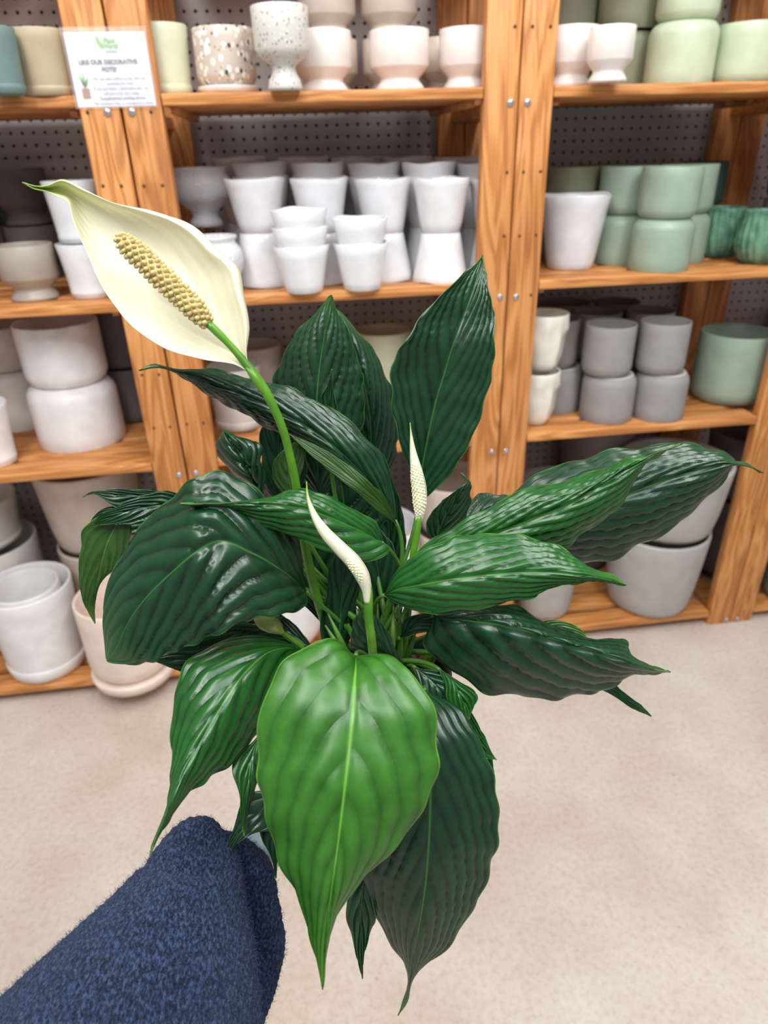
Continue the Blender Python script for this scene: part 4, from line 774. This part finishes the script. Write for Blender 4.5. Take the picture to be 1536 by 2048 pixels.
# pot and soil
NP = plain('nursery_plastic', '24312B', .45)
def lathe_at(prof, n=56):
    V = []; Fc = []
    for r, z in prof:
        for k in range(n): a = 6.28318*k/n; V.append((r*math.cos(a), r*math.sin(a), z))
    for i in range(len(prof)-1):
        for k in range(n): a = i*n+k; b = i*n+(k+1) % n; Fc.append((a, b, b+n, a+n))
    return V, Fc
V, Fc = lathe_at([(0, 0), (.042, 0), (.045, .003), (.050, .05), (.057, .118), (.061, .12), (.062, .138), (.0595, .139), (.0585, .122), (.054, .1), (.043, .006), (0, .005)]); mesh_obj('nursery_pot', V, Fc, NP, PLANT)
SOIL = ceramic('potting_soil', '6E4F3C', .95, .1, hex2='2E2019', scale=160)
V = []; Fc = []; n = 40
for i in range(16):
    for k in range(n): a = 6.28318*k/n; r = .0565*i/15; V.append((r*math.cos(a), r*math.sin(a), .122+rng.random()*.005+.006*(1-i/15)))
for i in range(15):
    for k in range(n): a = i*n+k; b = i*n+(k+1) % n; Fc.append((a, b, b+n, a+n))
so = mesh_obj('potting_soil', V, Fc, SOIL, PLANT, False)

#--PERSON
PB = at(380, 1800, .51)
PERSON = empty('person', tuple(PB), 'person reaching in from lower left, fuzzy navy knit sleeve, holding the plant', 'person')
def knitmat():
    m, nt, b, out = newmat('navy_fuzzy_knit'); uv = nd(nt, 'TexCoord')
    n1 = nd(nt, 'TexNoise', i_Scale=560.0, i_Detail=4.0, i_Roughness=.6); n2 = nd(nt, 'TexNoise', i_Scale=900.0, i_Detail=3.0); mp = nd(nt, 'Mapping'); mp.inputs['Rotation'].default_value = (0.3, .2, .5); mp.inputs['Scale'].default_value = (1.0, .5, 1.0)
    nt.links.new(uv.outputs['Object'], mp.inputs[0]); nt.links.new(mp.outputs[0], n1.inputs[0]); nt.links.new(mp.outputs[0], n2.inputs[0])
    r = ramp(nt, n1.outputs[0], [(.38, lin('0B1020')), (.5, lin('1D2840')), (.63, lin('3B4A69'))]); nt.links.new(r.outputs[0], b.inputs['Base Color'])
    b.inputs['Roughness'].default_value = .95; b.inputs['Specular IOR Level'].default_value = .15; b.inputs['Sheen Weight'].default_value = .12; b.inputs['Sheen Roughness'].default_value = .5; b.inputs['Sheen Tint'].default_value = (.5, .6, .9, 1)
    ad = nd(nt, 'Math', operation='ADD'); nt.links.new(n1.outputs[0], ad.inputs[0]); nt.links.new(n2.outputs[0], ad.inputs[1]); bump(nt, b, ad.outputs[0], .9, .003); return m
KN = knitmat()
def loft(st, n=48, N=46, flat=.8):
    """st: (left px, left py, right px, right py, depth of the centre); cross sections are ellipses"""
    P = herm(np.linspace(0, 1, len(st)), np.array(st, float), np.linspace(0, 1, N)); V = []; Fc = []
    for i in range(N):
        a = at(P[i, 0], P[i, 1], P[i, 4]); b = at(P[i, 2], P[i, 3], P[i, 4]); c = (a+b)/2; ax = (b-a)/2; rr = np.linalg.norm(ax)
        j = min(i+1, N-1); k = max(i-1, 0); T = (at(*((P[j, :2]+P[j, 2:4])/2), P[j, 4])-at(*((P[k, :2]+P[k, 2:4])/2), P[k, 4])); nz = np.cross(ax, T); nz = nz/np.linalg.norm(nz)*rr*flat
        for q in range(n):
            t = 6.28318*q/n; V.append(c+ax*math.cos(t)+nz*math.sin(t)-PB)
    for i in range(N-1):
        for q in range(n): a = i*n+q; b = i*n+(q+1) % n; Fc.append((a, b, b+n, a+n))
    Fc.append(tuple(range(n))[::-1]); Fc.append(tuple((N-1)*n+q for q in range(n))); return V, Fc
mb = MB()
mb.add(*loft([(385, 1652, 425, 1650, 0.553), (340, 1668, 458, 1668, 0.545), (303, 1708, 477, 1715, 0.537), (258, 1758, 490, 1775, 0.526), (212, 1808, 502, 1840, 0.513), (150, 1868, 512, 1905, 0.499), (75, 1938, 520, 1980, 0.484), (-10, 2020, 524, 2065, 0.468), (-110, 2110, 520, 2170, 0.45), (-220, 2210, 505, 2300, 0.43)]))
mb.add(*loft([(455, 1657, 476, 1663, 0.575), (425, 1670, 505, 1683, 0.572), (415, 1700, 536, 1718, 0.567), (420, 1750, 556, 1773, 0.56), (430, 1810, 566, 1835, 0.552), (440, 1880, 572, 1895, 0.543), (450, 1940, 561, 1950, 0.534), (460, 2000, 543, 2010, 0.526), (465, 2080, 520, 2080, 0.518), (470, 2170, 498, 2165, 0.51)], flat=.7))
sl = mb.build('sleeve', KN, PERSON); rm = sl.modifiers.new('merge', 'REMESH'); rm.mode = 'VOXEL'; rm.voxel_size = .0022; rm.use_smooth_shade = True
smo = sl.modifiers.new('smooth', 'SMOOTH'); smo.iterations = 10; smo.factor = .6
bpy.context.view_layer.update(); dg = bpy.context.evaluated_depsgraph_get(); me = bpy.data.meshes.new_from_object(sl.evaluated_get(dg)); sl.modifiers.clear()
# real relief of the bunched fabric and knit rows
nv_ = len(me.vertices); co = np.empty(nv_*3); me.vertices.foreach_get('co', co); co = co.reshape(-1, 3); no = np.empty(nv_*3); me.vertices.foreach_get('normal', no); no = no.reshape(-1, 3)
W0 = co+PB-CAM; zz = W0@Fv; X = 768+FPX*(W0@Rv)/zz; Y = 1024-FPX*(W0@Uv)/zz
fold = -.0025*np.exp(-((Y-(1745-.0016*(X-400)**2))/14)**2)*np.clip((470-X)/60, 0, 1) + .0014*np.sin(Y/31+X/60)*np.exp(-((Y-1740)/90)**2)
knit = .0007*np.sin((X*.86-Y*.5)/3.1)*np.sin((X*.5+Y*.86)/3.7)
co = co+no*(fold+knit)[:, None]; me.vertices.foreach_set('co', co.ravel()); me.update(); me.materials.clear(); me.materials.append(KN)
me.polygons.foreach_set('use_smooth', [True]*len(me.polygons)); sl.data = me; sl['label'] = 'fuzzy navy blue knit sleeve bunched at the cuff'
# wool fuzz standing off the knit
fz = MB(); me.calc_loop_triangles(); facing = np.where((no*(W0)).sum(1) < .35*np.linalg.norm(W0, axis=1))[0]; facing = facing[(X[facing] > -40) & (Y[facing] < 2300)]
idx = rng.choice(facing, 17000); Vf = []; Ff = []
for q, i in enumerate(idx):
    p = co[i]+rng.normal(0, .0007, 3); d = no[i]+rng.normal(0, .6, 3)+np.array([.3, 0, -.5])*.5; d /= np.linalg.norm(d); L_ = rng.uniform(.0012, .0036); sd = np.cross(d, rng.normal(0, 1, 3)); sd /= np.linalg.norm(sd); w = .00013
    bend = rng.normal(0, .5, 3)*L_*.5; b = len(Vf); Vf += [p+sd*w, p-sd*w, p+d*L_*.55+sd*w*.8+bend*.3, p+d*L_*.55-sd*w*.8+bend*.3, p+d*L_+bend]; Ff += [(b, b+1, b+3, b+2), (b+2, b+3, b+4)]
FZ = plain('wool_fibre', '303D5E', .9); fo = mesh_obj('wool_fuzz', Vf, Ff, FZ, sl); tag(fo, kind='stuff')

# gloved hand closed round the pot
GL = ceramic('pale_glove', 'A9C3C8', .4, .4, scale=60)
hw = at(515, 1722, .535); side = pl_base+np.array([0, 0, .062])
def skinmesh(chains, root, name, mat, parent, origin):
    bm = bmesh.new(); sk = bm.verts.layers.skin.verify(); vs = {}; pts = {}
    for ch in chains:
        pv = None
        for key, p, r in ch:
            if key not in vs: v = bm.verts.new(Vector(np.asarray(p)-origin)); v[sk].radius = (r, r); v[sk].use_root = (key == root); vs[key] = v
            if pv is not None and bm.edges.get((pv, vs[key])) is None: bm.edges.new((pv, vs[key]))
            pv = vs[key]
    me = bpy.data.meshes.new(name); bm.to_mesh(me); bm.free(); me.materials.append(mat); o = bpy.data.objects.new(name, me); COL.objects.link(o); o.parent = parent
    s = o.modifiers.new('skin', 'SKIN'); s.use_smooth_shade = True; s.branch_smoothing = .6; sub = o.modifiers.new('sub', 'SUBSURF'); sub.levels = 2; sub.render_levels = 2; return o
axisP = np.array([pl_base[0], pl_base[1]])
def onpot(ang, z, off=.0):
    r = (.046+.1*z)+.009+off; return np.array([axisP[0]+r*math.cos(ang), axisP[1]+r*math.sin(ang), pl_base[2]+z])
wr = at(460, 1735, .585); pm = at(523, 1708, .612); a0 = math.atan2(pm[1]-axisP[1], pm[0]-axisP[0])
ch = [[('w0', at(380, 1800, .54), .026), ('w', wr, .027), ('p', pm, .036), ('k', (pm*0.55+onpot(a0, .055, .004)*.45), .022)]]
kk = pm*0.55+onpot(a0, .055, .004)*.45
for i, (z0, ln) in enumerate(((.085, .062), (.064, .070), (.043, .066), (.023, .053))):
    base = kk*.45+onpot(a0-.1, z0, .006)*.55; c = [('k', kk, .022), ('f%d0' % i, base, .0098)]; an = a0-.15
    for j in range(4): an -= -(ln/3)/.066*1.0 if 0 else -(ln/3)/.062; c.append(('f%d%d' % (i, j+1), onpot(an, z0-.002*j), .0092-.0008*j))
    ch.append(c)
an = a0; c = [('p', pm, .036), ('t0', onpot(a0-.3, .06, .01), .0115)]
for j in range(3): c.append(('t%d' % (j+1), onpot(a0-.6-.35*j, .075+.006*j), .0108-.001*j))
ch.append(c)
hand = skinmesh(ch, 'w', 'gloved_hand', GL, PERSON, PB); hand['label'] = 'pale blue gloved hand behind the cuff'
